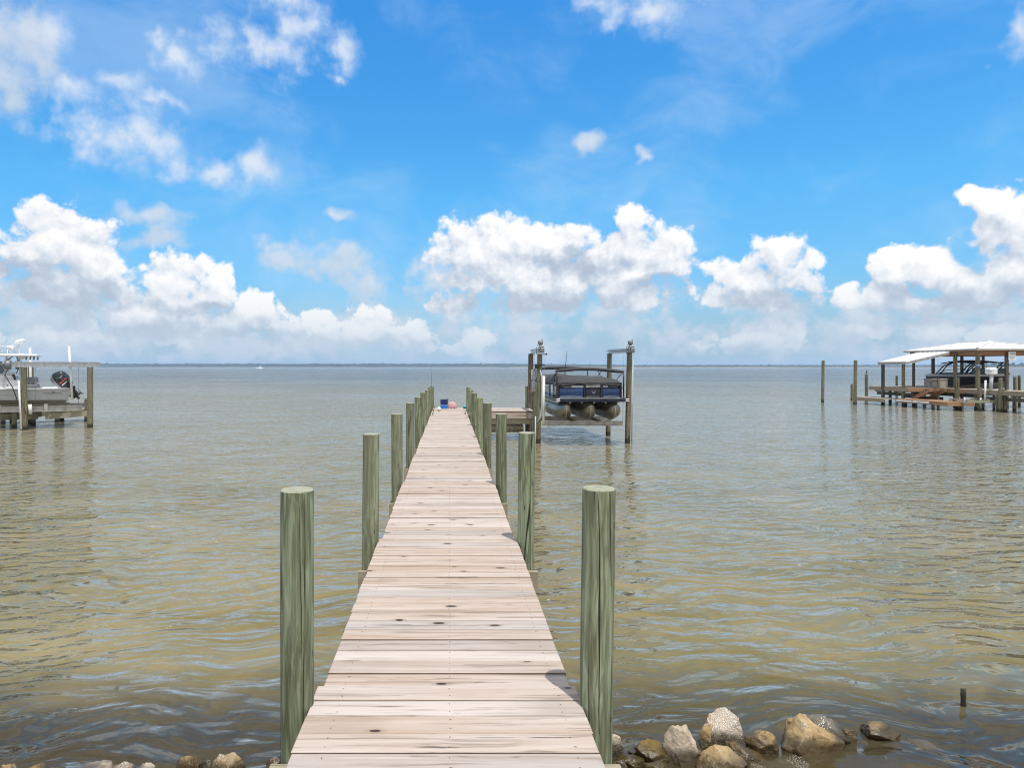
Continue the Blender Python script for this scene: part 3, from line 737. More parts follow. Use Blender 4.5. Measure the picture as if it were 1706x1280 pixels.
# striped folding seat, open like half a shell
hood = empty('folded_parasol', (0.08, 25.3, DECK_Z + 0.002))
tag(hood, 'small red and white patterned half dome parasol lying beside the blue bag', 'parasol')
m, t = mat('red_white_stripe')
x, y, z = t.xyz(t.new('ShaderNodeTexCoord').outputs['Object'])
a = t.m('MULTIPLY', t.m('ARCTAN2', t.m('SUBTRACT', z, -0.02), x), 6.5)
s1 = t.mr(t.m('SINE', t.m('MULTIPLY', a, 3.0)), -0.1, 0.1)
c = t.mix(s1, (0.62, 0.30, 0.32), (0.45, 0.20, 0.22)); c = t.mix(t.mr(t.noise(t.comb(x, y, z), 60, 3), 0.52, 0.6, 0, 0.5), c, (0.75, 0.66, 0.64))
t.put(t.b.inputs['Base Color'], c); t.b.inputs['Roughness'].default_value = 0.8
rings = []
for i in range(9):
    th = math.pi / 2 * i / 8
    rings.append([Vector((0.19 * math.cos(th) * math.cos(q * math.pi / 12), -0.12 * math.cos(th) * math.sin(q * math.pi / 12) + 0.02, 0.045 + 0.195 * math.sin(th))) for q in range(13)])
hb = MB(); hb.loft(rings)
bk = [Vector((p.x, p.y + 0.012, p.z)) for p in rings[0]]
hb.build('canopy', m, hood, fix=False)
M['scallop'] = simple('white_trim', (0.74, 0.72, 0.70), 0.7)
tr = MB(); pts = [Vector((0.195 * math.cos(th), 0.02, 0.045 + 0.2 * math.sin(th))) for th in [math.pi * q / 14 for q in range(15)]]
for pa, pb in zip(pts[:-1:1], pts[1:]): tr.tube([pa, pa.lerp(pb, 0.68)], 0.011, 6)
tr.build('trim', M['scallop'], hood)
hm = MB(); M['dark_red'] = simple('dark_red_fabric', (0.24, 0.02, 0.04), 0.7)
for q in range(7): hm.box((-0.18 + q * 0.053, -0.10 + 0.02 * abs(q - 3), 0.0), (-0.18 + q * 0.053 + 0.034, 0.02, 0.046))
hm.build('hem', M['dark_red'], hood)
# small turquoise tub
tub = empty('tub', (0.56, 25.2, DECK_Z + 0.002)); tag(tub, 'small turquoise tub half hidden behind the right dock piles', 'tub')
M['turq'] = simple('turquoise_plastic', (0.08, 0.42, 0.52), 0.4); M['teal'] = simple('teal_plastic', (0.01, 0.16, 0.24), 0.4)
MB().loft([[(math.cos(a) * r, math.sin(a) * r, z) for a in [k * 0.5236 for k in range(12)]] for r, z in ((0.06, 0), (0.075, 0.055), (0.078, 0.056))], 0, True, caps=(True, False)).build('base', M['teal'], tub)
MB().loft([[(math.cos(a) * r, math.sin(a) * r, z) for a in [k * 0.5236 for k in range(12)]] for r, z in ((0.078, 0.058), (0.08, 0.085), (0.055, 0.12), (0.02, 0.132))], 0, True, caps=(True, True)).build('lid', M['turq'], tub)
# fishing rod leaning in its holder behind the last left pile
rod = empty('fishing_rod', (-0.685, 26.35, 1.0)); tag(rod, 'thin dark fishing rod standing up behind the farthest left dock pile', 'fishing rod')
MB().tube([(0, 0, -0.15), (0.0, 0.0, 0.35)], 0.016, 8).build('grip', M['black'], rod)
MB().tube([(0, 0, 0.35), (-0.005, 0.01, 1.0), (-0.012, 0.02, 1.58)], [0.008, 0.005, 0.003], 6).build('blank', M['black'], rod)
rs = MB(); rs.tube([(0, -0.03, 0.28), (0, -0.075, 0.28)], 0.022, 8); rs.tube([(0, -0.05, 0.28), (0.045, -0.05, 0.28), (0.05, -0.05, 0.25)], 0.004, 6); rs.build('reel', M['black'], rod)

# ------------------------------------------------------------------ the pontoon boat's lift
lift = empty('boat_lift', (4.4, 24.0, 0)); LO = Vector((4.4, 24.0, 0))
tag(lift, 'four post boat lift with motors, holding the pontoon boat beside the dock landing', 'boat lift')
FL, FR, BL, BR = (2.915, 22.9), (5.86, 22.9), (2.93, 25.35), (5.79, 25.4)
for (x, y), t_, w_, ln in ((FL, 2.945, 'old_pile', 0.02), (FR, 3.0, 'old_pile', 0.022), (BL, 2.98, 'grey_pile', 0.012), (BR, 2.985, 'old_pile', 0.02)):
    pile(lift, x - LO.x - ln * 0.0, y - LO.y, t_, 0.088 if w_ != 'grey_pile' else 0.095, x * 3 + y, (ln, 0.0), w_, 'old_pile', n=16)
for (fx, fy), (bx, by), sx in ((FL, BL, 1), (FR, BR, -1)):
    ox = 0.02 * 3
    bm_ = MB(); a = Vector((fx + ox - sx * 0.0, fy - 0.15, 3.065)) - LO; b = Vector((bx + ox, by + 0.2, 3.075)) - LO
    bm_.ibeam(a, b, 0.10, 0.15)
    bm_.tube([a + Vector((sx * 0.09, 0.05, 0.02)), b + Vector((sx * 0.09, -0.05, 0.02))], 0.022, 8)
    bm_.build('top_beam', M['alu'], lift)
    for (px, py, pz) in ((fx, fy, 2.99), (bx, by, 2.99)):
        MB().box((-0.11, -0.11, 0), (0.11, 0.11, 0.012), ch=0.002).build('cap_plate', M['galv'], lift, Vector((px + ox, py, pz)) - LO)
    g = MB(); g.box((-0.09, -0.10, 0.0), (0.10, 0.10, 0.17), ch=0.02); g.box((-0.075, -0.085, 0.17), (0.09, 0.085, 0.235), ch=0.02)
    g.tube([(0.02, -0.10, 0.09), (0.02, -0.135, 0.09)], 0.062, 14); g.tube([(-0.03, -0.10, 0.18), (-0.03, -0.13, 0.18)], 0.03, 10)
    gb = g.build('gearbox', M['galv'], lift, Vector((fx + ox + 0.02, fy - 0.02, 3.0 - 0.02)) - LO + Vector((0, -0.12, 0.0)))
    mo = MB(); mo.tube([(0, 0, 0.235), (0, 0, 0.27)], 0.045, 12); mo.tube([(0, 0, 0.27), (0, 0, 0.285), (0, 0, 0.38), (0, 0, 0.41)], [0.06, 0.082, 0.082, 0.05], 14)
    mo.tube([(0.05, -0.03, 0.40), (0.05, -0.03, 0.44)], 0.02, 8); mo.tube([(-0.07, -0.02, 0.30), (-0.12, 0, 0.2), (-0.13, 0.02, -0.05)], 0.008, 6)
    mo.build('motor', M['galv'], lift, Vector((fx + ox, fy - 0.02, 2.98)) - LO + Vector((0, -0.12, 0.0)))
for y in (22.95, 25.2):
    c = MB(); c.ibeam(Vector((3.06, y, 0.655)) - LO, Vector((5.72, y, 0.655)) - LO, 0.11, 0.155)
    for q in (3.28, 3.62, 4.2, 4.55, 5.12, 5.45): c.box((q - LO.x, y - LO.y - 0.062, 0.565), (q + 0.03 - LO.x, y - LO.y - 0.056, 0.745))
    c.build('cradle_beam', M['grey_beam'], lift)
for q in (3.62, 3.98, 4.43, 5.20):
    pass
for q in (4.02, 4.84):
    b = MB(); b.box((q - 0.06 - LO.x, 22.3 - LO.y, 0.736), (q + 0.06 - LO.x, 26.2 - LO.y, 0.79), ch=0.008); b.build('bunk', M['lumber_y'], lift)
for q, y in ((3.10, 22.86), (5.70, 22.86), (3.08, 25.3), (5.68, 25.3)):
    MB().tube([(q - LO.x, y - LO.y, 0.70), (q + (0.01) - LO.x, y - LO.y, 3.0)], 0.006, 6).build('cable', M['galv'], lift)
MB().tube([(3.075 - LO.x, 22.8 - LO.y, 0.62), (3.09 - LO.x, 22.8 - LO.y, 2.22)], 0.045, 12).build('guide_post', M['pvc'], lift)
MB().tube([(5.98 - LO.x, 22.82 - LO.y, 0.0), (6.02 - LO.x, 22.82 - LO.y, 2.75)], 0.022, 8).build('guide_post', M['conduit'], lift)
# controls on the front left post
eb = MB(); eb.box((-0.075, -0.06, 0), (0.075, 0.06, 0.33), ch=0.012); eb.box((-0.05, -0.068, 0.18), (0.05, -0.06, 0.28), ch=0.002); eb.build('control_box', M['conduit'], lift, Vector((2.80, 23.15, 2.09)) - LO)
eb = MB(); eb.box((-0.06, -0.05, 0), (0.06, 0.05, 0.36), ch=0.02); eb.tube([(0, -0.05, 0.20), (0, -0.075, 0.20)], 0.045, 14); eb.build('meter_box', M['conduit'], lift, Vector((2.80, 23.15, 1.69)) - LO)
MB().tube([Vector((2.80, 23.1, 2.42)) - LO, Vector((2.86, 23.0, 2.50)) - LO, Vector((2.98, 22.82, 2.40)) - LO, Vector((3.03, 22.79, 2.15)) - LO, Vector((3.02, 22.79, 1.2)) - LO, Vector((2.97, 22.8, 0.85)) - LO, Vector((2.86, 22.85, 0.70)) - LO], 0.028, 8).build('conduit', M['conduit'], lift)
MB().tube([Vector((2.82, 22.8, 0.9)) - LO, Vector((2.81, 22.8, -0.4)) - LO], 0.022, 8).build('conduit', M['conduit'], lift)
lm = MB(); lm.box((-0.06, -0.03, 0), (0.05, 0.05, 0.16), ch=0.008); lm.box((0.0, -0.01, 0.10), (0.28, 0.01, 0.13)); lm.build('lamp_bracket', M['black'], lift, Vector((2.86, 22.78, 2.46)) - LO)
lm = MB(); lm.tube([(0.08, 0, 0), (0.16, 0, 0.0)], 0.012, 6); lm.sphere((0.2, 0, 0.0), 0.035, 10, 6); lm.build('spotlight', M['black'], lift, Vector((2.98, 22.85, 2.94)) - LO)
cf = MB(); cf.tube([(0, 0, 0), (0.0, -0.05, 0.0)], 0.04, 10); cf.tube([(-0.05, -0.02, 0.03), (0.05, -0.02, 0.03)], 0.022, 8); cf.build('hose_tap', M['copper'], lift, Vector((2.76, 23.5, 1.67)) - LO)

# ------------------------------------------------------------------ the pontoon boat
pb = empty('pontoon_boat', (4.53, 25.2, 1.43)); PO = Vector((4.53, 25.2, 1.43))
tag(pb, 'blue pontoon boat under a charcoal cover, raised on the lift right of the dock', 'pontoon boat')
def pt(x, y, z): return Vector((x, y, z)) - PO
Y0, Y1 = 22.0, 28.5
for x in (3.72, 4.50, 5.28):
    t_ = MB(); rings = []
    for (dy, r, zc) in ((-0.02, 0.035, 1.27), (0.05, 0.11, 1.22), (0.22, 0.205, 1.155), (0.48, 0.275, 1.115), (0.80, 0.30, 1.105), (2.6, 0.30, 1.105), (2.62, 0.306, 1.105), (2.66, 0.306, 1.105), (2.68, 0.30, 1.105), (4.5, 0.30, 1.105), (6.2, 0.30, 1.105)):
        rings.append([pt(x + r * math.cos(a), Y0 + 0.10 + dy, zc + r * math.sin(a) * (1.0 if math.sin(a) < 0 else 0.93)) for a in [2 * math.pi * k / 24 for k in range(24)]])
    t_.loft(rings, 0, True, caps=(True, True))
    o = t_.build('pontoon_tube', M['tube_alu'], pb)
    k_ = MB(); k_.tube([pt(x, Y0 + 0.085, 1.27), pt(x, Y0 + 0.16, 1.02), pt(x, Y0 + 0.36, 0.872), pt(x, Y0 + 0.62, 0.812), pt(x, Y0 + 0.95, 0.80)], 0.016, 6); k_.build('keel_seam', M['alu'], o)
    r_ = MB()
    for s in (-1, 1): r_.box(tuple(pt(x + s * 0.20 - 0.03, Y0 + 0.6, 1.33)), tuple(pt(x + s * 0.20 + 0.03, Y1 - 0.2, 1.428)))
    r_.build('riser', M['alu'], o)
d = MB(); d.box(tuple(pt(3.40, Y0 + 0.02, 1.432)), tuple(pt(5.66, Y1, 1.50)), ch=0.006)
for k in range(10): d.box(tuple(pt(3.45, Y0 + 0.5 + k * 0.6, 1.385)), tuple(pt(5.61, Y0 + 0.55 + k * 0.6, 1.431)))
d.build('deck', M['alu'], pb)
s = MB(); s.box(tuple(pt(3.50, Y0 - 0.03, 1.41)), tuple(pt(5.56, Y0 + 0.018, 1.525)), ch=0.012)
for sx in (3.378, 5.662): s.box(tuple(pt(sx, Y0 + 0.1, 1.415)), tuple(pt(sx + 0.02, Y1, 1.52)), ch=0.004)
s.build('rub_rail', M['navy'], pb)
for x in (3.375, 5.565):
    c = MB(); c.box(tuple(pt(x, Y0 - 0.04, 1.425)), tuple(pt(x + 0.12, Y0 + 0.10, 1.455)), ch=0.008); c.box(tuple(pt(x, Y0 - 0.04, 1.475)), tuple(pt(x + 0.12, Y0 + 0.10, 1.505)), ch=0.008)
    c.build('deck_corner', M['silver_panel'], pb)
# railings and panels
yf = Y0 + 0.22
fx0, fx1, gx0, gx1 = 3.47, 5.48, 4.315, 4.87
def panel(name, a, b, z0, z1, m_, parent=pb, th=0.02, seam=True):
    a = Vector(a); b = Vector(b); dd = (b - a).normalized(); nn = Vector((dd.y, -dd.x, 0))
    mb = MB(); L = (b - a).length; k = 14
    pr = []
    for i in range(k + 1):
        bulge = 0.018 * math.sin(math.pi * i / k)
        q = a + dd * (L * i / k)
        pr.append([Vector((q.x, q.y, z0)) + nn * 0.0 - PO, Vector((q.x, q.y, z0 + (z1 - z0) * .3)) + nn * bulge - PO, Vector((q.x, q.y, z0 + (z1 - z0) * .7)) + nn * bulge - PO, Vector((q.x, q.y, z1)) - PO])
    bk_ = [[p - nn * th for p in r] for r in pr]
    mb.loft([r + b2[::-1] for r, b2 in zip(pr, bk_)], 0, True, caps=(True, True))
    return mb.build(name, m_, parent)
panel('side_panel', (fx0 + .02, yf, 0), (gx0 - .02, yf, 0), 1.545, 1.86, M['blue_panel'])
panel('side_panel', (gx1 + .02, yf, 0), (fx1 - .02, yf, 0), 1.545, 1.86, M['blue_panel'])
ga = panel('gate', (gx0 + .03, yf + .01, 0), (gx1 - .03, yf + .01, 0), 1.55, 1.86, M['navy'])
panel('upper_panel', (fx0 + .02, yf + .008, 0), (gx0 - .02, yf + .008, 0), 1.87, 1.985, M['black'])
panel('upper_panel', (gx1 + .02, yf + .008, 0), (fx1 - .02, yf + .008, 0), 1.87, 1.985, M['black'])
panel('gate_window', (gx0 + .03, yf + .012, 0), (gx1 - .03, yf + .012, 0), 1.87, 1.975, M['silver_panel'], ga)
panel('silver_flash', (fx0 + .42, yf - .012, 0), (gx0 - .03, yf - .012, 0), 1.872, 1.93, M['silver_panel'])
panel('silver_flash', (gx1 + .03, yf - .012, 0), (fx1 - .42, yf - .012, 0), 1.872, 1.93, M['silver_panel'])
panel('side_panel', (fx1, yf + .03, 0), (fx1, Y1 - .3, 0), 1.545, 1.98, M['blue_panel'])
panel('side_panel', (fx0, Y1 - .3, 0), (fx0, 24.0, 0), 1.545, 1.98, M['blue_panel'])
panel('side_panel', (fx0, 23.2, 0), (fx0, yf + .03, 0), 1.545, 1.98, M['silver_panel'])
f = MB()
for x in (fx0, gx0, gx1, fx1): f.box(tuple(pt(x - .022, yf - .02, 1.50)), tuple(pt(x + .022, yf + .024, 2.01)), ch=0.004)
for y in (22.9, 23.25, 24.0, 25.5, 27.0, 28.2):
    for x in (fx0, fx1): f.box(tuple(pt(x - .018, y - .018, 1.50)), tuple(pt(x + .018, y + .018, 2.0)), ch=0.004)
f.box(tuple(pt(fx0 - .02, yf - .022, 1.99)), tuple(pt(fx1 + .02, yf + .02, 2.025)), ch=0.006)
for x in (fx0, fx1): f.box(tuple(pt(x - .019, yf + .022, 1.992)), tuple(pt(x + .019, Y1 - .3, 2.022)), ch=0.006)
f.build('railing', M['black'], pb)
g = MB(); g.box(tuple(pt(fx0, yf - .028, 1.525)), tuple(pt(fx1, yf - .022, 1.542))); g.build('trim_strip', M['silver_panel'], pb)
# emblem: a small silver winged mark on the gate
em = MB(); ey = yf - 0.022
def flat(mb, pts, th=0.006): mb.prism([pt(4.60 + x, ey, 1.70 + z) for x, z in pts], (0, th, 0))
flat(em, [(-.075, .045), (-.03, .03), (0, -.01), (-.012, -.03), (-.04, .005)]); flat(em, [(.075, .045), (.03, .03), (0.002, -.01), (.012, -.03), (.04, .005)]); flat(em, [(-.008, -.035), (.008, -.035), (0.0, -.07)])
em.build('emblem', M['silver_panel'], ga)
le = MB()
for k in range(4): le.prism([pt(3.60 + k * .036 + a, yf - .018, 1.925 + b) for a, b in ((0, 0), (.022, 0), (.028, .028), (.006, .028))], (0, .004, 0))
le.prism([pt(5.36 + a, yf - .018, 1.925 + b) for a, b in ((0, 0), (.05, 0), (.055, .026), (.005, .026))], (0, .004, 0))
le.build('lettering', M['white'], pb)
# the cover thrown over rails and seats
cv = MB(); rings = []
for i in range(32):
    y = Y0 + 0.16 + (Y1 - Y0 - 0.5) * i / 31; ring = []
    for k in range(27):
        s_ = k / 26; x = fx0 - 0.05 + (fx1 - fx0 + 0.10) * s_
        ed = min(1, min(s_, 1 - s_) / 0.10) ** 0.6; fr = min(1, i / 2.2) ** 0.7
        hump = 0.10 + 0.055 * mnoise.noise(Vector((x * 1.3, y * 0.8, 1))) + 0.035 * mnoise.noise(Vector((x * 4, y * 2, 5))) + 0.09 * math.exp(-((x - 3.75) / 0.42) ** 2 - ((y - 24.5) / 1.6) ** 2) + 0.05 * math.exp(-((x - 4.0) / 0.3) ** 2)
        sag = -0.05 * math.sin(s_ * 9.4) ** 2 * (1 - fr)
        ring.append(pt(x, y, 2.00 + (hump + 0.06) * ed * (0.35 + 0.65 * fr) - (0.075 if i == 0 else 0) * (1 + 0.4 * mnoise.noise(Vector((x * 3, 0, 0)))) - (0.09 if k in (0, 26) else 0) + sag))
    rings.append(ring)
cv.loft(rings)
o = cv.build('cover', M['canvas'], pb, fix=True)
so = o.modifiers.new('thickness', 'SOLIDIFY'); so.thickness = 0.012
# folded bimini in its boot, on black hoops
b = MB(); pts = []
for k in range(15):
    s_ = k / 14; pts.append(pt(3.46 + 2.24 * s_, 22.75 - 0.0 * s_, 2.385 + 0.075 * math.sin(math.pi * min(1, s_ * 1.06)) - 0.02 * s_ + 0.006 * mnoise.noise(Vector((k * 0.9, 1, 1)))))
b.tube(pts, [0.03] + [0.062 + 0.008 * mnoise.noise(Vector((k * .8, 4, 4))) for k in range(13)] + [0.03], 12, flat=0.9)
b.build('bimini_boot', M['canvas'], pb)
b = MB(); b.tube([pt(2.92 + 0.55, 27.6, 2.43), pt(3.9, 27.65, 2.475), pt(4.6, 27.7, 2.49), pt(5.5, 27.7, 2.46)], [0.03, .07, .07, .03], 10); b.build('bimini_boot', M['canvas'], pb)
MB().tube([pt(3.455, 22.35, 1.52), pt(3.455, 22.38, 2.22), pt(3.47, 22.5, 2.34), pt(3.52, 22.7, 2.38)], 0.022, 8).build('bimini_pole', M['black'], pb)
MB().tube([pt(5.60, 22.35, 1.52), pt(5.61, 22.4, 2.22), pt(5.64, 22.6, 2.33), pt(5.68, 22.75, 2.36)], 0.022, 8).build('bimini_pole', M['black'], pb)
MB().tube([pt(3.47, 22.5, 2.34), pt(3.46, 23.6, 2.10), pt(3.46, 24.4, 2.02)], 0.016, 8).build('bimini_pole', M['black'], pb)
MB().tube([pt(3.46, 23.2, 1.95), pt(3.50, 22.8, 2.36)], 0.012, 6).build('bimini_pole', M['black'], pb)
MB().tube([pt(5.5, 23.2, 1.98), pt(5.66, 22.8, 2.34)], 0.012, 6).build('bimini_pole', M['black'], pb)
MB().tube([pt(4.85, 22.78, 2.42), pt(4.98, 22.95, 2.22)], 0.012, 6).build('bimini_pole', M['black'], pb)
MB().tube([pt(5.0, 22.78, 2.42), pt(4.9, 22.95, 2.22)], 0.010, 6).build('bimini_pole', M['black'], pb)
MB().tube([pt(3.47, 27.6, 1.98), pt(3.47, 27.6, 2.43)], 0.02, 8).build('bimini_pole', M['black'], pb)
MB().tube([pt(5.5, 27.7, 1.98), pt(5.5, 27.7, 2.46)], 0.02, 8).build('bimini_pole', M['black'], pb)

l_ = MB(); l_.tube([pt(3.44, 22.6, 1.62), pt(3.42, 23.0, 1.72), pt(3.44, 23.5, 1.74)], 0.014, 6); l_.tube([pt(3.44, 22.5, 2.0), pt(3.42, 23.1, 1.92), pt(3.43, 23.6, 1.92)], 0.012, 6); l_.build('boarding_rail', M['alu'], pb)
MB().tube([pt(4.12, 24.9, 2.15), pt(4.16, 24.9, 2.6), pt(4.205, 24.9, 3.09)], [0.016, 0.012, 0.006], 6).build('antenna', M['black'], pb)
en = MB(); en.box(tuple(pt(4.36, Y1 + .05, 1.25)), tuple(pt(4.70, Y1 + .5, 1.85)), ch=0.08); en.box(tuple(pt(4.46, Y1 + .12, 0.72)), tuple(pt(4.60, Y1 + .38, 1.25)), ch=0.03)
en.build('outboard_motor', M['engine'], pb)

# ------------------------------------------------------------------ stones along the shore
def rock_mat(name, a, b, c, shells=0.0, moss=0.0):
    m, t = mat(name); p = objco(t)
    n = t.noise(p, 5, 6, 0.62); f = t.noise(p, 38, 4, 0.6); s = t.voro(p, 9, feature='DISTANCE_TO_EDGE')
    col = t.ramp(t.m('MULTIPLY_ADD', f, 0.35, t.m('MULTIPLY', n, 0.8)), [(0.36, a), (0.55, b), (0.75, c)])
    col = t.mix(t.m('MULTIPLY', t.mr(t.noise(p, 11, 5, 0.7), 0.60, 0.68), 0.8), col, tuple(q * 0.35 for q in a))
    h = t.m('MULTIPLY_ADD', f, 0.35, n)
    if moss:
        col = t.mix(t.mr(t.noise(p, 6, 4, 0.6), 0.52, 0.66, 0.0, moss), col, (0.085, 0.068, 0.016))
    if shells:                                     # crust of barnacles
        v = t.voro(p, 85); vm = t.mr(t.noise(p, 4.5, 3, 0.5), 0.64 - 0.24 * shells, 0.70 - 0.22 * shells)
        sh = t.m('MULTIPLY', vm, t.mr(v, 0.50, 0.36)); hole = t.m('MULTIPLY', vm, t.mr(v, 0.13, 0.09))
        col = t.mix(sh, col, (0.74, 0.70, 0.64)); col = t.mix(hole, col, (0.10, 0.085, 0.07))
        h = t.m('MULTIPLY_ADD', sh, 0.5, t.m('MULTIPLY_ADD', hole, -0.4, h))
    z = t.xyz(t.new('ShaderNodeNewGeometry').outputs['Position'])[2]
    wz = t.m('MULTIPLY_ADD', n, -0.16, z)
    wet = t.mr(wz, 0.035, -0.03)
    col = t.mix(t.m('MULTIPLY', wet, 0.86), col, (0.038, 0.027, 0.010))
    t.put(t.b.inputs['Base Color'], col); t.put(t.b.inputs['Roughness'], t.mr(wet, 0, 1, 0.85, 0.35))
    bump(t, h, 0.9, 0.022)
    return m
M['rock_tan'] = rock_mat('tan_stone', (0.19, 0.115, 0.042), (0.36, 0.25, 0.12), (0.56, 0.43, 0.26), 0.1)
M['rock_brown'] = rock_mat('brown_stone', (0.13, 0.078, 0.024), (0.27, 0.175, 0.070), (0.48, 0.34, 0.17), 0.25, 0.6)
M['rock_moss'] = rock_mat('mossy_stone', (0.10, 0.066, 0.016), (0.19, 0.125, 0.030), (0.29, 0.205, 0.065), 0.0, 0.9)
M['rock_pale'] = rock_mat('pale_stone', (0.34, 0.26, 0.18), (0.48, 0.395, 0.30), (0.58, 0.50, 0.41), 0.0)
M['rock_shell'] = rock_mat('barnacled_stone', (0.34, 0.26, 0.18), (0.46, 0.37, 0.27), (0.56, 0.47, 0.37), 1.0)
M['rock_brown_shell'] = rock_mat('brown_barnacled_stone', (0.20, 0.12, 0.045), (0.36, 0.25, 0.125), (0.54, 0.42, 0.27), 0.75)
M['rock_grey'] = rock_mat('grey_stone', (0.085, 0.075, 0.058), (0.15, 0.13, 0.10), (0.22, 0.20, 0.16), 0.15)
def rock(name, u, vb, w, h, m_, label, seed, rot=0.0, tilt=0.0, depth=0.8, cuts=7, sink=0.35, shape=(1, 1, 1), faces=()):
    Y = on_water(vb); s = Y / FPX; hw = w * s / 2
    hh = max(0.25 * h, h - CAM_Z * FPX * (1 / Y - 1 / (Y + hw * depth * 0.45))) * s * 0.84
    r_ = random.Random(seed)
    bm = bmesh.new(); bmesh.ops.create_icosphere(bm, subdivisions=5, radius=1.0)
    planes = []
    for k in range(cuts):
        n = Vector((r_.gauss(0, 1), r_.gauss(0, 1), r_.gauss(0.15, 0.8))).normalized(); planes.append((n, r_.uniform(0.55, 0.86)))
    planes += [(Vector((r_.gauss(0, 1), r_.gauss(-.3, 1), r_.gauss(.2, .8))).normalized(), r_.uniform(.66, .86)) for _ in range(7)]
    planes += [(Vector(n).normalized(), d) for n, d in faces]
    for v in bm.verts:
        p = v.co.copy()
        for n, d in planes:
            q = p.dot(n)
            if q > d: p -= n * (q - d) * 0.97
        o = Vector((seed * 3.3, seed * 1.7, 0))
        p *= 1 + 0.09 * mnoise.noise(p * 1.4 + o) + 0.075 * mnoise.noise(p * 3.6 + o) - 0.05 * abs(mnoise.noise(p * 5.5 + o)) + 0.036 * mnoise.noise(p * 9 + o) + 0.018 * mnoise.noise(p * 22 + o)
        v.co = p
    Mx = Matrix.Rotation(tilt, 4, 'Y') @ Matrix.Diagonal((*shape, 1)).to_4x4()
    bmesh.ops.transform(bm, matrix=Mx, verts=bm.verts)
    xs = [v.co.x for v in bm.verts]; zs = [v.co.z for v in bm.verts]
    cx = (max(xs) + min(xs)) / 2; zt = max(zs); zb = min(zs); k = hw * 2 / (max(xs) - min(xs))
    kz = (hh * 0.93) / ((zt - zb) * (1 - sink))
    for v in bm.verts: v.co = Vector(((v.co.x - cx) * k, v.co.y * hw * depth, (v.co.z - zt) * kz + hh * 0.93))
    for f in bm.faces: f.smooth = True
    me = bpy.data.meshes.new(name); bm.to_mesh(me); bm.free(); me.materials.append(M[m_])
    ob = bpy.data.objects.new(name, me); COL.objects.link(ob)
    ob.location = ((u - U0) * (Y + hw * depth * 0.5) / FPX, Y + hw * depth * 0.5, 0.0); ob.rotation_euler = (0, 0, rot)
    tag(ob, label, 'rock', 'stones along the shore')
    return ob
S_ = 'rock'
rock(S_, 1018, 1262, 44, 52, 'rock_shell', 'white barnacled rock half behind the nearest right dock pile', 1, 0.2)
rock(S_, 1094, 1272, 72, 46, 'rock_moss', 'low mossy brown rock leaning left of the tall grey rock', 2, 0.1, 0.0, shape=(1.5, 1, .8), cuts=3, faces=(((.55, -.25, .8), .42), ((-.3, -.6, .7), .6), ((.1, -.95, .2), .6)))
rock(S_, 1137, 1276, 62, 82, 'rock_pale', 'tall smooth grey beige rock standing on end among the brown ones', 3, 0.0, 0.0, shape=(.8, 1, 1.3), cuts=3, faces=(((-.75, -.45, .45), .52), ((.7, -.3, .6), .66), ((.25, -.95, .2), .55)))
rock(S_, 1182, 1245, 46, 44, 'rock_brown_shell', 'small brown rock wedged between the tall grey rock and the big barnacled rock', 24, 0.4, 0.5)
rock(S_, 1212, 1247, 72, 74, 'rock_shell', 'large pale rock crusted with white barnacles, highest of the pile', 5, 0.0, 0.0, cuts=3, faces=(((-.45, -.3, .85), .48), ((.9, -.2, .25), .66), ((-.9, -.3, 0), .78), ((.1, -.95, .3), .6)))
rock(S_, 1268, 1257, 56, 44, 'rock_brown', 'rough brown rock at the right foot of the big barnacled rock', 6, -0.2, 0.2)
rock(S_, 1202, 1293, 86, 54, 'rock_tan', 'broad golden brown rock at the front of the pile', 7, 0.1, 0.0, shape=(1.3, 1, .9), cuts=3, faces=(((.45, -.3, .85), .5), ((-.7, -.4, .6), .55), ((0, -.95, .3), .6)))
rock(S_, 1244, 1270, 70, 36, 'rock_brown', 'flat dark brown rock lying in front of the big barnacled rock', 8, -0.1, 0.3, shape=(1.5, 1, .7))
rock(S_, 1352, 1256, 108, 68, 'rock_tan', 'large tan boulder with a sloping top in the water, alone right of the pile', 9, 0.0, 0.0, depth=.7, shape=(1.4, 1, 1.0), cuts=5, faces=(((.46, -.12, .88), .16), ((-.75, -.2, .6), .52), ((.1, -.95, .3), .5), ((.0, -.6, .8), .42), ((.95, -.2, .2), .86)))
rock(S_, 1372, 1238, 92, 58, 'rock_grey', 'smooth grey rock leaning behind the large tan boulder', 10, 0.1, 0.45, faces=(((.5, -.2, .8), .5),), depth=.5, shape=(1.4, 1, .9))
rock(S_, 1410, 1236, 34, 26, 'rock_moss', 'small mossy rock at the right end of the large tan boulder', 11)
rock(S_, 1470, 1233, 66, 33, 'rock_brown', 'low brown rock awash, farthest out along the shore', 12, 0.1, 0.25, shape=(1.5, 1, .8))
rock(S_, 1538, 1248, 56, 6, 'rock_tan', 'drowned brown rock just under the water beside the farthest rock', 13, sink=0.75, shape=(1.4, 1, .8))
rock(S_, 1050, 1279, 48, 24, 'rock_moss', 'small olive rock low in the water by the dock', 14)
rock(S_, 1035, 1290, 26, 30, 'rock_pale', 'small round reddish beige rock against the dock beam end', 15)
rock(S_, 1090, 1294, 44, 26, 'rock_moss', 'small mossy rock at the frame edge in front of the tall grey rock', 16)
rock(S_, 1260, 1290, 40, 20, 'rock_moss', 'small wet olive rock at the frame edge right of the golden brown rock', 17)
rock(S_, 1062, 1262, 30, 12, 'rock_moss', 'tiny dark rock awash between dock and mossy rock', 18)
rock(S_, 312, 1290, 42, 38, 'rock_brown', 'wet brown rock in the shallows, second from the dock on its left side', 19, .2)
rock(S_, 382, 1296, 64, 46, 'rock_tan', 'golden brown rock nearest the dock on its left side', 20, .1, -.25)
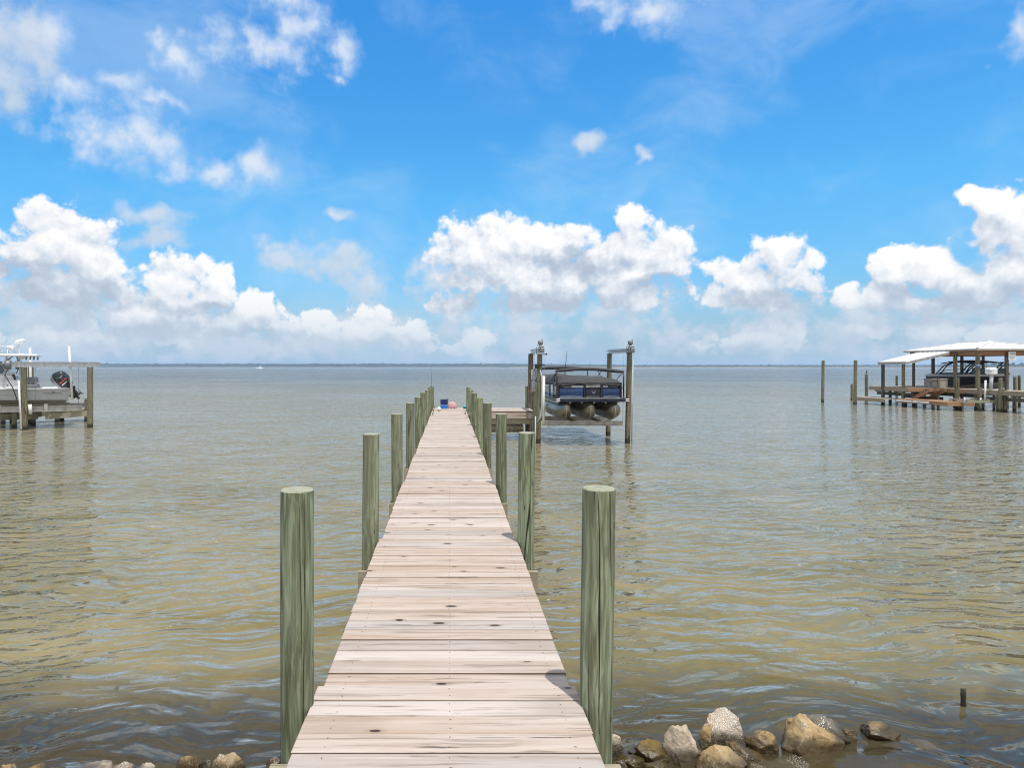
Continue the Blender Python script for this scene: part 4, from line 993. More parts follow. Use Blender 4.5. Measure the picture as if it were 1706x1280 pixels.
rock(S_, 165, 1302, 70, 38, 'rock_pale', 'long pale smooth rock at the lower left edge', 21, shape=(1.5, 1, .8))
rock(S_, 208, 1302, 42, 36, 'rock_shell', 'small white rock touching the long pale rock', 22)
rock(S_, 244, 1306, 44, 40, 'rock_pale', 'round pale rock right of the small white rock', 23)
rock(S_, 58, 1308, 60, 42, 'rock_brown', 'brown rock in the lower left corner beside a second brown one', 25)
rock(S_, 10, 1306, 34, 40, 'rock_tan', 'tan rock cut by the left frame edge', 26)
rock(S_, 455, 1288, 26, 30, 'rock_brown', 'little brown rock tucked against the dock beam on the left', 27)
rock(S_, 345, 1283, 26, 20, 'rock_grey', 'small dark wet rock between the two brown rocks left of the dock', 28)
# more stones of the same bank, mostly below the frame
k_ = MB(); Ys = on_water(1177)
rings = [[(math.cos(a) * 0.018 * s * (1 + .25 * mnoise.noise(Vector((math.cos(a) * 2, math.sin(a) * 2, z * 14)))), math.sin(a) * 0.018 * s, z + (0.012 * math.cos(a * 2 + 1) if z > .1 else 0)) for a in [k * .6283 for k in range(10)]] for z, s in ((-.6, 1.1), (0, 1.1), (.04, 1.0), (.08, 1.05), (.122, .9))]
o = k_.loft(rings, 0, True, caps=(False, True)).build('broken_stake', M['grey_pile'], None, ((1605 - U0) * Ys / FPX, Ys, 0))
tag(o, 'short dark broken stake sticking out of the water near the right edge', 'stake')

# ------------------------------------------------------------------ the lift and skiff on the left
rnd = random.Random(21)
AX, AY, CA, SA = -17.0, 27.7, 0.905, 0.425
def lw(x, y): return (AX + CA * x - SA * y, AY + SA * x + CA * y)
def LX(u, y=0.0):
    k = (u - U0) / FPX
    return (17.0 + 27.7 * k + y * (SA + CA * k)) / (CA - SA * k)
def LP(u, v, y=0.0):
    x = LX(u, y); Y = lw(x, y)[1]
    return Vector((x, y, CAM_Z - (v - V0) * Y / FPX))
RZ = math.atan2(SA, CA)
ll = empty('boat_lift', (AX, AY, 0), RZ)
tag(ll, 'boat lift with pale overhead beams on weathered posts, holding the grey skiff', 'boat lift')
XB = LX(150)
for k, (x, y, t_, m_) in enumerate(((0.06, 0, 2.50, 'old_pile'), (XB, 0, 2.50, 'old_pile'), (-0.05, 3.1, 2.50, 'old_pile'), (LX(151, 3.1), 3.1, 2.50, 'old_pile'))):
    pile(ll, x, y, t_, 0.108, 40 + k, (-0.012 if k == 0 else 0.0, 0), m_, 'old_pile', n=16)
for y in (0.0, 3.1):
    b = MB(); b.box((-0.42, y - 0.07, 2.512), (XB + 0.30, y + 0.07, 2.53)); b.box((-0.42, y - 0.07, 2.70), (XB + 0.30, y + 0.07, 2.72)); b.box((-0.42, y - 0.03, 2.531), (XB + 0.30, y + 0.0, 2.699))
    b.build('top_beam', M['alu'], ll)
    b = MB(); b.tube([(-0.62, y, 2.60), (-0.40, y, 2.60)], 0.19, 16); b.tube([(-0.70, y, 2.62), (-0.62, y, 2.62)], 0.11, 12); b.tube([(-0.55, y + .02, 2.78), (-0.45, y + .02, 2.9)], 0.05, 8); b.build('winch_motor', M['galv'], ll)
    cpt = [(-0.5, y, 2.45), (-0.62, y, 2.2), (-0.35, y, 1.7), (-0.2, y, 1.2)]
    MB().tube(cpt, 0.018, 6).build('cable', M['black'], ll)
for y in (0.22, 2.85):
    b = MB(); b.ibeam((-3.6, y, 0.81), (LX(137, .2), y, 0.81), 0.14, 0.21, 0.016); 
    for x in (-2.6, -0.9, 0.72): b.box((x, y - 0.085, 0.70), (x + 0.12, y - 0.078, 1.02)); 
    b.build('cradle_beam', M['grey_beam'], ll)
for y in (1.05, 2.05): MB().box((-3.4, y - 0.06, 0.92), (1.5, y + 0.06, 0.97), ch=0.006).build('bunk', M['lumber'], ll)
for x in (0.42, 1.95): MB().tube([(x, 0.0, 0.92), (x, 0.0, 2.52)], 0.008, 6).build('cable', M['galv'], ll)
MB().tube([LP(114.8, 577, .1), LP(120.3, 667, .1)], 0.045, 10).build('guide_post', M['pvc'], ll)
MB().tube([LP(50, 580, 2.9), LP(51, 640, 2.9), LP(51, 672, 2.9)], 0.05, 10).build('guide_post', M['pvc'], ll)
MB().tube([LP(31, 634, -.16), LP(35.5, 715, -.16)], 0.035, 10).build('guide_post', M['pvc'], ll)
MB().tube([LP(49.5, 674, .05), LP(50.5, 690, .05)], 0.075, 10).build('bumper', M['pvc'], ll)
b = MB(); b.beam(LP(76, 695, .9), LP(147, 689, .12), 0.06, 0.22); b.build('brace', M['lumber'], ll)

# the low dock behind it
ld = empty('low_dock', (AX, AY, 0), RZ)
tag(ld, 'low plank dock on dark piles behind the boat lift at the left', 'dock')
d = MB(); x = -5.5
while x < 2.2:
    d.box((x, 3.7, 0.50), (x + 0.138, 5.2, 0.54), 0, rnd.random()); x += 0.143
d.build('deck', M['new_wood'], ld)
d = MB(); d.box((-5.5, 3.66, 0.30), (2.2, 3.695, 0.53), 0, .3); d.box((-5.5, 5.205, 0.30), (2.2, 5.24, 0.53), 0, .6); d.build('fascia', M['old_pile'], ld)
for k, (x, y, t_) in enumerate(((LX(24, 1.0), 1.0, 0.62), (LX(55.5, 2.4), 2.4, 0.66), (LX(5, 3.5), 3.5, .7), (LX(48, 3.55), 3.55, .7), (LX(95, 3.55), 3.55, .7), (LX(103, 5.3), 5.3, .7), (LX(144.5, 3.55), 3.55, 1.05), (LX(20, 5.3), 5.3, .7))):
    pile(ld, x, y, t_, 0.10, 60 + k, (0, 0), 'old_pile', 'old_pile', n=12)
for y in (1.0, 2.4): 
    MB().box((LX(24, 1.0) - 1.5, y + 0.125, 0.34), (LX(55.5, 2.4) + 0.3, y + 0.17, 0.58)).build('cross_beam', M['old_pile'], ld)

# skiff
sk = empty('skiff', (AX, AY, 0), RZ)
tag(sk, 'pale grey centre console skiff with a tilted black outboard, raised on the left lift', 'skiff')
XS = LX(117.5, .55); XBOW = XS - 6.8; CY = 1.55
def hull_ring(f, top):
    """half sections from stern (0) to bow (1)"""
    x = XS + (XBOW - XS) * f
    bw = 1.06 * (1 - max(0, (f - .45) / .55) ** 2.2 * 0.97)
    ch = bw * (0.86 - 0.35 * max(0, f - .5)); zg = 1.615 + 0.02 * f + 0.42 * max(0, f - .35) ** 1.6; zc = 1.12 + 0.10 * f + 0.36 * max(0, f - .45) ** 1.5; zk = 0.94 + 0.02 * f + 0.75 * max(0, f - .72) ** 1.3
    return x, bw, ch, zg, zc, zk
up = []; lo_ = []; ru = []; inn = []; N_ = 22
for i in range(N_ + 1):
    f = i / N_; x, bw, ch, zg, zc, zk = hull_ring(f, 0)
    xo = -0.28 if i == 0 else 0.0          # raked transom
    zr = zc + (zg - zc) * .52; br = bw * .955 + .0
    up.append([(x, CY - bw, zg), (x, CY - bw * .985, zg - .09), (x, CY - br, zr), (x + xo * .6, CY - ch, zc)] + [(x + xo * .6, CY + ch, zc), (x, CY + br, zr), (x, CY + bw * .985, zg - .09), (x, CY + bw, zg)])
    lo_.append([(x + xo * .6, CY - ch * .995, zc - .002), (x + xo * .65, CY - ch * .93, zc - .045), (x + xo, CY, zk), (x + xo * .65, CY + ch * .93, zc - .045), (x + xo * .6, CY + ch * .995, zc - .002)])
    inn.append([(x, CY - bw, zg), (x, CY - bw * .9 - .0, zg + .012), (x, CY - bw * .84, zg - .02), (x, CY - bw * .80, zg - .26), (x, CY + bw * .80, zg - .26), (x, CY + bw * .84, zg - .02), (x, CY + bw * .9, zg + .012), (x, CY + bw, zg)])
h = MB()
h.loft([r[:4] for r in up]); h.loft([r[4:] for r in up]); h.add(up[0], [tuple(range(8))])
hull = h.build('hull', M['hull_grey'], sk)
h = MB(); h.loft(lo_); h.add(lo_[0], [(0, 1, 2, 3, 4)]); h.build('hull_bottom', M['hull_cream'], hull)
h = MB(); h.loft(inn); h.add(inn[0], [tuple(range(8))]); h.build('deck', M['white'], sk)
r = MB()
for s in (0, 7): r.tube([Vector(q[s]) + Vector((0, -.012 if s == 0 else .012, 0.0)) for q in up], 0.024, 8)
r.build('rub_rail', M['conduit'], sk)
r = MB(); r.tube([Vector(q[2]) + Vector((0, -.004, 0)) for q in up], 0.008, 6); r.tube([Vector(q[1]) + Vector((0, -.004, 0)) for q in up], 0.007, 6); r.build('hull_stripe', M['hull_cream'], hull)
r = MB(); r.tube([Vector(q[3]) + Vector((0, -.004, 0)) for q in up], 0.016, 6); r.build('chine_shadow', M['rubber'], hull)  # dark strip standing in for the shadow line under the chine
# lettering on the side: slanted strokes either side of a leaping mark
le = MB()
def stroke(u0, u1, v0, v1, sl=1.0):
    y = CY - 1.06 * .985 - .003
    a, b = LP(u0, v1, y), LP(u1, v0, y)
    le.prism([(a.x, y, a.z), (b.x - .02, y, a.z), (b.x + .015, y, b.z), (a.x + .035, y, b.z)], (0, .004, 0))
for k, w in enumerate((1.4, 1.0, 1.3, .9, 1.2)): stroke(71.5 + k * 2.6, 72.8 + k * 2.6 + w * .3, 654.2, 656.0)
for k, w in enumerate((1.2, 1.0, 1.3, 1.0)): stroke(93 + k * 2.6, 94.4 + k * 2.6 + w * .3, 654.2, 656.2)
stroke(85, 91.5, 653.3, 654.3); stroke(84, 87.5, 655.6, 656.6); stroke(88, 92, 654.8, 655.8); stroke(101, 112, 651.6, 652.2)
le.build('lettering', M['black'], hull)
# console, seats, tower top
c = MB(); x0 = LX(8, CY)
c.box((x0 - .9, CY - .45, 1.42), (x0 + .55, CY + .45, 2.05), ch=0.10); c.box((LX(5, CY) - .3, CY - .42, 2.0), (LX(27, CY), CY + .42, 2.28), ch=0.12)
co = c.build('console', M['white'], sk)
c = MB(); w_ = [(LX(-4, CY), 2.27), (LX(8, CY), 2.27), (LX(2, CY), 2.75), (LX(-10, CY), 2.75)]
c.prism([(x, CY - .40, z) for x, z in w_], (0, .8, 0)); c.build('windscreen', M['glass'], co)
c = MB(); c.tube([LP(21, 627, CY - .43), LP(25, 626, CY - .43)], .07, 10); c.box(tuple(LP(23, 633, CY - .47)), tuple(LP(27, 629, CY - .44)), ch=.01); c.box(tuple(LP(11.5, 643, CY - .47)), tuple(LP(13, 641, CY - .44)), ch=.004); c.build('console_fittings', M['black'], co)
c = MB(); p0 = LP(42, 646, CY); c.box((p0.x, CY - .5, 1.45), (p0.x + .48, CY + .5, 1.80), ch=.05); c.build('seat_base', M['vinyl'], sk)
c = MB(); p0 = LP(43.5, 638.5, CY); p1 = LP(63, 628.5, CY); c.box((p0.x, CY - .5, p0.z), (p1.x, CY + .5, p1.z), ch=.07); c.build('seat_back', M['vinyl'], sk)
c = MB()
for y in (CY - .45, CY + .45): c.tube([LP(63.5, 630, y), LP(65, 636, y), LP(57, 647, y)], .018, 6)
c.tube([LP(66, 634, CY - .45), LP(66, 634, CY + .45)], .02, 6); c.build('seat_frame', M['alu'], sk)
c = MB(); p0 = LP(-8, 594.2, CY); p1 = LP(66, 590.8, CY); c.box((p0.x - .3, CY - .85, p0.z), (p1.x, CY + .85, p1.z), ch=.03)
tt = c.build('hardtop', M['white'], sk)
c = MB()
for k, u in enumerate((43.5, 50, 56, 62.5)):
    for y in (CY - .7, CY + .7) if k % 2 else (CY - .75, CY + .6):
        c.tube([LP(u + 1, 594, y), LP(u, 600, y)], .035, 8)
c.build('rod_holder', M['galv'], tt)
c = MB()
for y in (CY - .55, CY + .55):
    c.tube([LP(-9, 575, y), LP(4, 577, y), LP(16, 581, y), LP(27, 588, y)], .024, 8)
    c.tube([LP(13.5, 583, y), LP(10, 600, y), LP(8.5, 625, y), LP(5, 645, y)], .03, 8)
    c.tube([LP(21, 594, y), LP(14, 600, y), LP(13, 612, y), LP(15, 626, y)], .024, 8)
    c.tube([LP(0, 583, y), LP(10, 590, y)], .02, 6)
    c.tube([LP(-6, 594, y), LP(-8, 645, y)], .03, 8)
    c.tube([LP(28, 594, y), LP(33, 615, y), LP(34, 645, y)], .026, 8)
c.build('tower_frame', M['alu'], sk)
c = MB(); q = LP(35, 594, CY - .3); c.sphere(tuple(q), .17, 16, 10, sc=(1, 1, .78)); c.build('radome', M['white'], sk)
c = MB(); q = LP(33, 569.5, CY); c.sphere(tuple(q), .21, 16, 10, sc=(1, .8, .48), M=Matrix.Rotation(R(-18), 3, 'Y')); c.tube([LP(32, 572, CY), LP(32, 590, CY)], .035, 8); c.build('antenna_dome', M['white'], sk)
c = MB(); a, b_ = LP(12, 582, CY), LP(25, 576.5, CY); c.box((a.x, CY - .3, a.z), (b_.x, CY + .3, b_.z), ch=.04); c.tube([LP(14, 579, CY - .2), LP(32, 569, CY - .2)], .012, 6); c.tube([LP(26, 586, CY), LP(29.5, 578, CY)], .016, 6); c.build('upper_box', M['white'], sk)
c = MB(); c.tube([LP(-8, 609, CY - .6), LP(18, 610, CY - .6)], .014, 6); c.box(tuple(LP(0, 622, CY - .3)), tuple(LP(7, 617, CY + .3)), ch=.02); c.build('helm', M['vinyl'], sk)
# outboard, tilted up
om = empty('outboard_motor', (0, 0, 0)); om.parent = sk
TM = Matrix.Translation(LP(103.5, 633.5, CY)) @ Matrix.Rotation(R(-38), 4, 'Y') @ Matrix.Scale(0.93, 4)
secs = []
for (t_, lx, ly, sh) in ((-0.42, .20, .16, .0), (-0.38, .27, .20, .0), (-0.26, .325, .24, .005), (-0.08, .355, .26, .0), (0.10, .36, .265, -.01), (0.24, .345, .25, -.02), (0.34, .30, .215, -.035), (0.41, .22, .16, -.05), (0.445, .12, .09, -.06), (.452, .03, .02, -.06)):
    ring = []
    for k in range(24):
        a = 2 * math.pi * k / 24; cx, sy = math.cos(a), math.sin(a)
        ring.append(TM @ Vector((sh + lx * (abs(cx) ** .75) * (1 if cx > 0 else -1), ly * (abs(sy) ** .75) * (1 if sy > 0 else -1), t_)))
    secs.append(ring)
MB().loft(secs, 0, True, caps=(True, True)).build('cowling', M['engine'], om)
c = MB(); secs2 = []
for (t_, lx, ly) in ((-0.30, .325, .24), (-0.1, .368, .27), (0.1, .385, .28), (0.26, .375, .262), (0.36, .33, .21), (.42, .25, .16)):
    secs2.append([TM @ Vector((lx * (abs(math.cos(a)) ** .7) * (1 if math.cos(a) > 0 else -1), ly * (abs(math.sin(a)) ** .7) * (1 if math.sin(a) > 0 else -1), t_)) for a in [math.pi * (.68 + .64 * k / 10) for k in range(11)]])
c.loft(secs2); c.build('front_cover', M['silver_panel'], om)
def decal(pts, m_, nm):
    mb = MB(); mb.prism([TM @ Vector((x, -.288, z)) for x, z in pts], tuple((TM.to_3x3() @ Vector((0, .02, 0))))); return mb.build(nm, M[m_], om)
decal([(-.14, -.10), (.22, -.06), (.22, -.01), (-.14, -.05)], 'red', 'red_stripe')
decal([(-.14, -.22), (.12, -.19), (.12, -.16), (-.14, -.18)], 'white', 'white_stripe')
decal([(.0, .11), (.15, .13), (.15, .18), (.0, .16)], 'silver_panel', 'badge')
c = MB(); c.loft([[TM @ Vector((x_ + s * lx, r_ * ly, z_)) for s, r_ in ((-1, -1), (1, -1), (1, 1), (-1, 1))] for (z_, lx, ly, x_) in ((-.40, .18, .14, .0), (-.58, .13, .09, .02), (-.78, .11, .05, .05), (-.98, .10, .035, .05))], 0, True, caps=(True, True), smooth=False)
c.box((-.14, -.11, -.70), (.26, .11, -.685), M=TM); c.build('leg', M['engine'], om)
c = MB(); gy = [TM @ Vector((x_, 0, -.92)) for x_ in (-.22, -.12, .12, .22)]; c.tube(gy, [.02, .06, .06, .035], 10); c.box((-.05, -.008, -1.12), (.07, .008, -.92), M=TM); c.build('gearcase', M['engine'], om)
c = MB()
for k in range(3):
    Rm = TM @ Matrix.Translation((.24, 0, -.92)) @ Matrix.Rotation(2.094 * k, 4, 'X')
    c.prism([Rm @ Vector(q) for q in ((-.02, -.02, .02), (.03, .03, .02), (.05, .09, .12), (.02, .04, .18), (-.03, -.06, .12))], (.006, 0, 0))
c.build('propeller', M['galv'], om)
c = MB(); p = LP(100, 646.5, CY); c.box((XS - .12, CY - .16, 1.25), (XS + .12, CY + .16, 1.72), ch=.02); c.build('bracket', M['black'], om)

# ------------------------------------------------------------------ the covered boat dock on the right
bd = empty('covered_boat_dock', (31.5, 44.0, 0)); BO = Vector((31.5, 44.0, 0))
tag(bd, 'covered boat dock on piles with white hipped roof and lower lean-to at the right', 'boat dock')
def bp(x, y, z): return Vector((x, y, z)) - BO
def dpile(u, Y, top, r, m_='old_pile', lean=(0, 0), name='post', seed=0):
    X = (u - U0) * Y / FPX
    return pile(bd, X - BO.x, Y - BO.y, top, r * 0.82, seed + u * .1, lean, m_, 'old_pile', name, n=12)
for (u, Y, top, r, m_) in ((1471, 46.5, 2.68, .13, 'grey_pile'), (1505, 44.6, 2.66, .12, 'old_pile'), (1522, 47.4, 3.33, .11, 'grey_pile'), (1554.5, 47.6, 3.33, .13, 'grey_pile'), (1591.5, 43.6, 3.33, .14, 'old_pile'),
                           (1602.5, 47.5, 3.33, .12, 'grey_pile'), (1629, 41.95, 3.33, .15, 'old_pile'), (1638, 47.3, 3.33, .11, 'grey_pile'), (1677, 41.8, 3.33, .13, 'grey_pile'), (1752, 41.8, 3.33, .13, 'grey_pile')):
    dpile(u, Y, top, r, m_)
# the hipped roof, its ridge along the dock
ex0, ex1, ey0, ey1, ez = 31.5, 36.6, 41.5, 48.2, 3.62
rx, ry0, ry1, rz_ = 34.05, 43.8, 46.0, 4.12
Cc = [(ex0, ey0, ez), (ex1, ey0, ez), (ex1, ey1, ez), (ex0, ey1, ez)]; R0, R1 = (rx, ry0, rz_), (rx, ry1, rz_)
rf = MB(); vs = [bp(*p) for p in Cc + [R0, R1]]; lo2 = [p - Vector((0, 0, .035)) for p in vs]
rf.add(vs + lo2, [(0, 1, 4), (1, 2, 5, 4), (2, 3, 5), (3, 0, 4, 5), (6, 10, 7), (7, 10, 11, 8), (8, 11, 9), (9, 11, 10, 6), (0, 6, 7, 1), (1, 7, 8, 2), (2, 8, 9, 3), (3, 9, 6, 0)])
roof = rf.build('roof', M['roof'], bd)
sm = MB()
for k in range(1, 16):                         # standing seams
    y = ey0 + (ey1 - ey0) * k / 16; s_ = min(1, (y - ey0) / (ry0 - ey0), (ey1 - y) / (ey1 - ry1))
    sm.beam(bp(ex0, y, ez + .012), bp(ex0 + (rx - ex0) * s_, y, ez + (rz_ - ez) * s_ + .012), .025, .03)
for k in range(1, 12):
    x = ex0 + (ex1 - ex0) * k / 12; s_ = min(1, (x - ex0) / (rx - ex0), (ex1 - x) / (ex1 - rx))
    sm.beam(bp(x, ey0, ez + .012), bp(x, ey0 + (ry0 - ey0) * s_, ez + (rz_ - ez) * s_ + .012), .025, .03)
for a, b in ((Cc[0], R0), (Cc[1], R0), (R0, R1), (Cc[3], R1)): sm.beam(bp(*a) + Vector((0, 0, .03)), bp(*b) + Vector((0, 0, .03)), .16, .03)
sm.build('seams', M['roof'], roof)
fa = MB(); z0, z1 = 3.50, 3.583
for (a, b) in (((ex0, ey0), (ex0, ey1)), ((ex0, ey0), (ex1, ey0)), ((ex1, ey0), (ex1, ey1)), ((ex0, ey1), (ex1, ey1))):
    x0, x1 = min(a[0], b[0]), max(a[0], b[0]); y0, y1 = min(a[1], b[1]), max(a[1], b[1])
    if x0 == x1: fa.box(tuple(bp(x0 - .02, y0 - .02, z0)), tuple(bp(x0 + .02, y1 + .02, z1)), 0, rnd.random())
    else: fa.box(tuple(bp(x0 + .021, y0 - .02, z0)), tuple(bp(x1 - .021, y0 + .02, z1)), 0, rnd.random())
fa.build('fascia', M['box_grey'], bd)
be = MB(); bx0, bx1, by0, by1 = 31.85, 36.3, 41.85, 47.7
be.box(tuple(bp(bx0 - .05, by0 - .3, 3.22)), tuple(bp(bx0 + .0, by1 + .3, 3.50)), 0, .2); be.box(tuple(bp(bx1, by0, 3.22)), tuple(bp(bx1 + .05, by1, 3.50)), 0, .7)
be.build('roof_beam', M['new_wood'], bd)
be = MB(); be.box(tuple(bp(bx0 + .003, by0 - .05, 3.22)), tuple(bp(bx1 - .002, by0, 3.498)), 0, .4); be.box(tuple(bp(bx0 + .003, by1, 3.22)), tuple(bp(bx1 - .002, by1 + .05, 3.498)), 0, .9)
be.build('roof_beam', M['new_wood_x'], bd)
ra = MB()
for k in range(10):
    y = 42.2 + k * .62; ra.box(tuple(bp(ex0 + .05, y, 3.505)), tuple(bp(ex1 - .05, y + .04, 3.575)), 0, rnd.random())
ra.build('rafter', M['new_wood_x'], bd)
# lean-to
lr = MB(); q = [(28.85, 43.95, 2.80), (28.85, 46.75, 2.80), (31.46, 46.75, 3.43), (31.46, 43.75, 3.43)]
lr.prism([bp(*p) for p in q], (0, 0, .045)); lro = lr.build('lean_to_roof', M['roof'], bd)
sm = MB()
for k in range(1, 7):
    y0 = 43.95 + 2.8 * k / 7; y1 = 43.75 + 3.0 * k / 7
    sm.beam(bp(28.86, y0, 2.86), bp(31.44, y1, 3.49), .025, .03)
sm.build('seams', M['roof'], lro)
lf = MB(); lf.box(tuple(bp(28.80, 43.92, 2.66)), tuple(bp(28.845, 46.76, 2.835)), 0, .2); lf.build('fascia', M['box_grey'], lro)
lf = MB(); lf.beam(bp(28.9, 43.94, 2.74), bp(31.46, 43.74, 3.36), .04, .15); lf.build('fascia', M['grey_beam'], lro)
lf = MB()
for y in (44.5, 45.4, 46.3): lf.beam(bp(28.9, y, 2.74), bp(31.46, y, 3.37), .05, .10)
lf.build('rafter', M['new_wood_x'], lro)
# decks
def deckpart(name, x0, x1, y0, y1, z, m_, along_x=True, sink=0.035):
    d = MB(); 
    if along_x:
        y = y0
        while y < y1 - .05: d.box(tuple(bp(x0, y, z - sink)), tuple(bp(x1, min(y1, y + .138), z)), 0, rnd.random()); y += .143
    else:
        x = x0
        while x < x1 - .05: d.box(tuple(bp(x, y0, z - sink)), tuple(bp(min(x1, x + .138), y1, z)), 0, rnd.random()); x += .143
    return d.build(name, m_, bd)
deckpart('deck', 30.65, 32.0, 30.0, 43.9, 1.19, M['deck_far'])
deckpart('deck', 29.05, 32.0, 44.0, 48.1, 1.19, M['deck_far'])
deckpart('deck', 32.05, 36.4, 47.75, 48.9, 1.19, M['deck_far'])
d = MB(); d.box(tuple(bp(29.0, 44.0, .93)), tuple(bp(29.045, 48.1, 1.17)), 0, .2); d.box(tuple(bp(30.6, 30, .93)), tuple(bp(30.645, 41.2, 1.17)), 0, .6); d.build('fascia', M['lumber_y'], bd)
d = MB(); d.box(tuple(bp(30.58, 41.25, .93)), tuple(bp(30.64, 43.9, 1.17)), 0, .3); d.box(tuple(bp(28.98, 43.95, .93)), tuple(bp(30.6, 43.99, 1.18)), 0, .5); d.build('new_fascia', M['new_wood'], bd)
for y in (32, 34, 36, 38, 40, 42, 43.7, 45.5, 47.5):
    MB().box(tuple(bp(30.7 if y < 44 else 29.1, y, .85)), tuple(bp(31.95, y + .05, 1.12))).build('cross_beam', M['old_pile'], bd)
for k, (x, y0, y1, z) in enumerate(((29.5, 44.2, 48.0, .62), (30.9, 31.0, 41.0, .60), (31.6, 41.2, 47.6, .66), (31.2, 44.0, 48.0, .40))):
    MB().box(tuple(bp(x, y0, z)), tuple(bp(x + .06, y1, z + .20)), 0, .2 * k).build('added_lower_beam', M['grey_pile'], bd)  # beams added under the deck to deepen its band of darkness
deckpart('low_deck', 28.35, 29.9, 39.6, 44.1, .50, M['new_wood_x'])
d = MB(); d.box(tuple(bp(28.30, 39.6, .28)), tuple(bp(28.345, 44.1, .49)), 0, .4); d.box(tuple(bp(28.35, 39.55, .28)), tuple(bp(29.9, 39.595, .49)), 0, .7); d.build('low_fascia', M['new_wood'], bd)
d = MB(); d.box(tuple(bp(28.26, 42.55, .34)), tuple(bp(28.297, 44.0, .44)), ch=.01); d.box(tuple(bp(28.26, 41.0, .34)), tuple(bp(28.297, 42.45, .44)), ch=.01); d.build('fender', M['pvc'], bd)
deckpart('low_deck', 27.9, 29.2, 44.6, 48.1, .46, M['deck_far'])
d = MB(); d.box(tuple(bp(27.85, 44.6, .22)), tuple(bp(27.895, 48.1, .45)), 0, .3); d.build('low_fascia', M['lumber_y'], bd)
st = MB()
for k in range(4):
    z = .62 + .155 * k; y = 44.0 - .32 * k
    st.box(tuple(bp(29.35, y - .30, z)), tuple(bp(30.35, y, z + .04)), 0, rnd.random())
for x in (29.35, 30.30):
    st.prism([bp(x, 44.08, .505), bp(x, 44.08, .60), bp(x, 42.75, 1.18), bp(x, 42.45, 1.18), bp(x, 42.45, 1.0), bp(x, 43.75, .505)], (.05, 0, 0), 0, .4)
st.build('stairs', M['new_wood_x'], bd)
# more piles of that dock
for k, (u, Y, top, r) in enumerate(((1419, 52.0, 1.22, .10), (1443.5, 50.0, 1.95, .13), (1494, 50.5, 1.85, .10), (1594.5, 40.9, 1.88, .14), (1632, 39.6, 1.33, .14), (1667, 38.6, 1.90, .13), (1674.5, 38.6, 1.25, .13), (1691, 42.0, 1.90, .11), (1698, 44.0, 1.95, .10),
                             (1563, 43.3, 1.8, .09), (1626, 40.6, .9, .11), (1637, 40.8, .9, .1), (1656, 40.4, .9, .09), (1663.5, 38.9, 1.0, .14), (1540, 47.5, .9, .12), (1483, 48, .9, .12), (1690, 39.2, 1.0, .11), (1600, 40.1, .45, .11), (1508, 44.1, .46, .12), (1525, 46.9, .9, .13))):
    dpile(u, Y, top, r, 'old_pile', (0, 0), 'pile', k)
MB().tube([bp(30.35, 39.42, .45), bp(30.4, 39.42, 1.75)], .05, 10).build('guide_post', M['pvc'], bd)
MB().tube([bp(29.85, 40.9, .7), bp(29.88, 40.9, 1.6)], .04, 10).build('guide_post', M['pvc'], bd)
wb = MB(); wb.box(tuple(bp(30.62, 39.35, 2.08)), tuple(bp(31.02, 39.75, 2.46)), ch=.05); wb.box(tuple(bp(30.55, 39.30, 2.30)), tuple(bp(30.75, 39.60, 2.42)), ch=.03); wbo = wb.build('white_box', M['white'], bd)
MB().tube([bp(30.75, 39.5, 1.15), bp(30.8, 39.5, 2.09)], .09, 12).build('box_post', M['conduit'], wbo)
rk = MB(); rk.beam(bp(29.0, 39.3, .55), bp(31.2, 39.0, .55), .10, .14); rk.beam(bp(29.0, 40.3, .55), bp(31.2, 40.0, .55), .10, .14)
for s in (0, 1): rk.beam(bp(29.2 + s * 1.2, 39.2, .66), bp(29.2 + s * 1.2, 40.5, .66), .14, .06)
rk.build('jet_ski_rack', M['lumber'], bd)
rk = MB()
for x in (29.1, 30.0, 30.9):
    rk.tube([bp(x, 39.27, .35), bp(x, 39.27, .75)], .06, 8)
rk.build('rack_bracket', M['alu'], bd)
sg = MB(); sg.box(tuple(bp(33.45, 41.58, 2.93)), tuple(bp(33.86, 41.61, 3.42)), ch=.005); sgo = sg.build('sign', M['white'], bd)
sg = MB()
M['sign_ink'] = simple('blue_grey_ink', (0.25, 0.30, 0.40), 0.6)
for k, (z, w) in enumerate(((3.31, .30), (3.24, .26), (3.10, .32), (3.05, .32), (3.0, .24))):
    x = 33.655 - w / 2
    while x < 33.655 + w / 2:
        q = rnd.uniform(.02, .05); sg.box(tuple(bp(x, 41.573, z)), tuple(bp(min(x + q, 33.655 + w / 2), 41.579, z + (.045 if k < 2 else .028)))); x += q + .012
sg.build('lettering', M['sign_ink'], sgo)
bu = MB(); M['buoy'] = simple('blue_grey_float', (0.11, 0.16, 0.27), 0.5); bu.sphere(tuple(bp(31.72, 41.72, 2.55)), .14, 12, 8, sc=(1, 1, .85)); bu.build('float', M['buoy'], bd)

sb = empty('storage_box', (30.95, 44.25, 1.195), R(8)); tag(sb, 'grey plastic storage box on the covered dock beside the stairs', 'storage box')
MB().box((-.27, -.62, 0), (.27, .62, .50), ch=.03).build('body', M['box_grey'], sb); MB().box((-.30, -.65, .503), (.30, .65, .57), ch=.025).build('lid', M['box_grey'], sb)
hs = MB(); hs.tube([(-.29, .3, .42), (-.33, .05, .30), (-.30, -.1, .46), (-.33, -.3, .40), (-.30, -.45, .44)], .012, 6); hs.tube([(-.29, -.02, .28), (-.29, .02, .1), (-.29, .12, .1), (-.29, .12, .3)], .01, 6); hs.build('latch', M['black'], sb)

M['pale_deck'] = simple('pale_grey_deck', (0.52, 0.50, 0.47), 0.6)
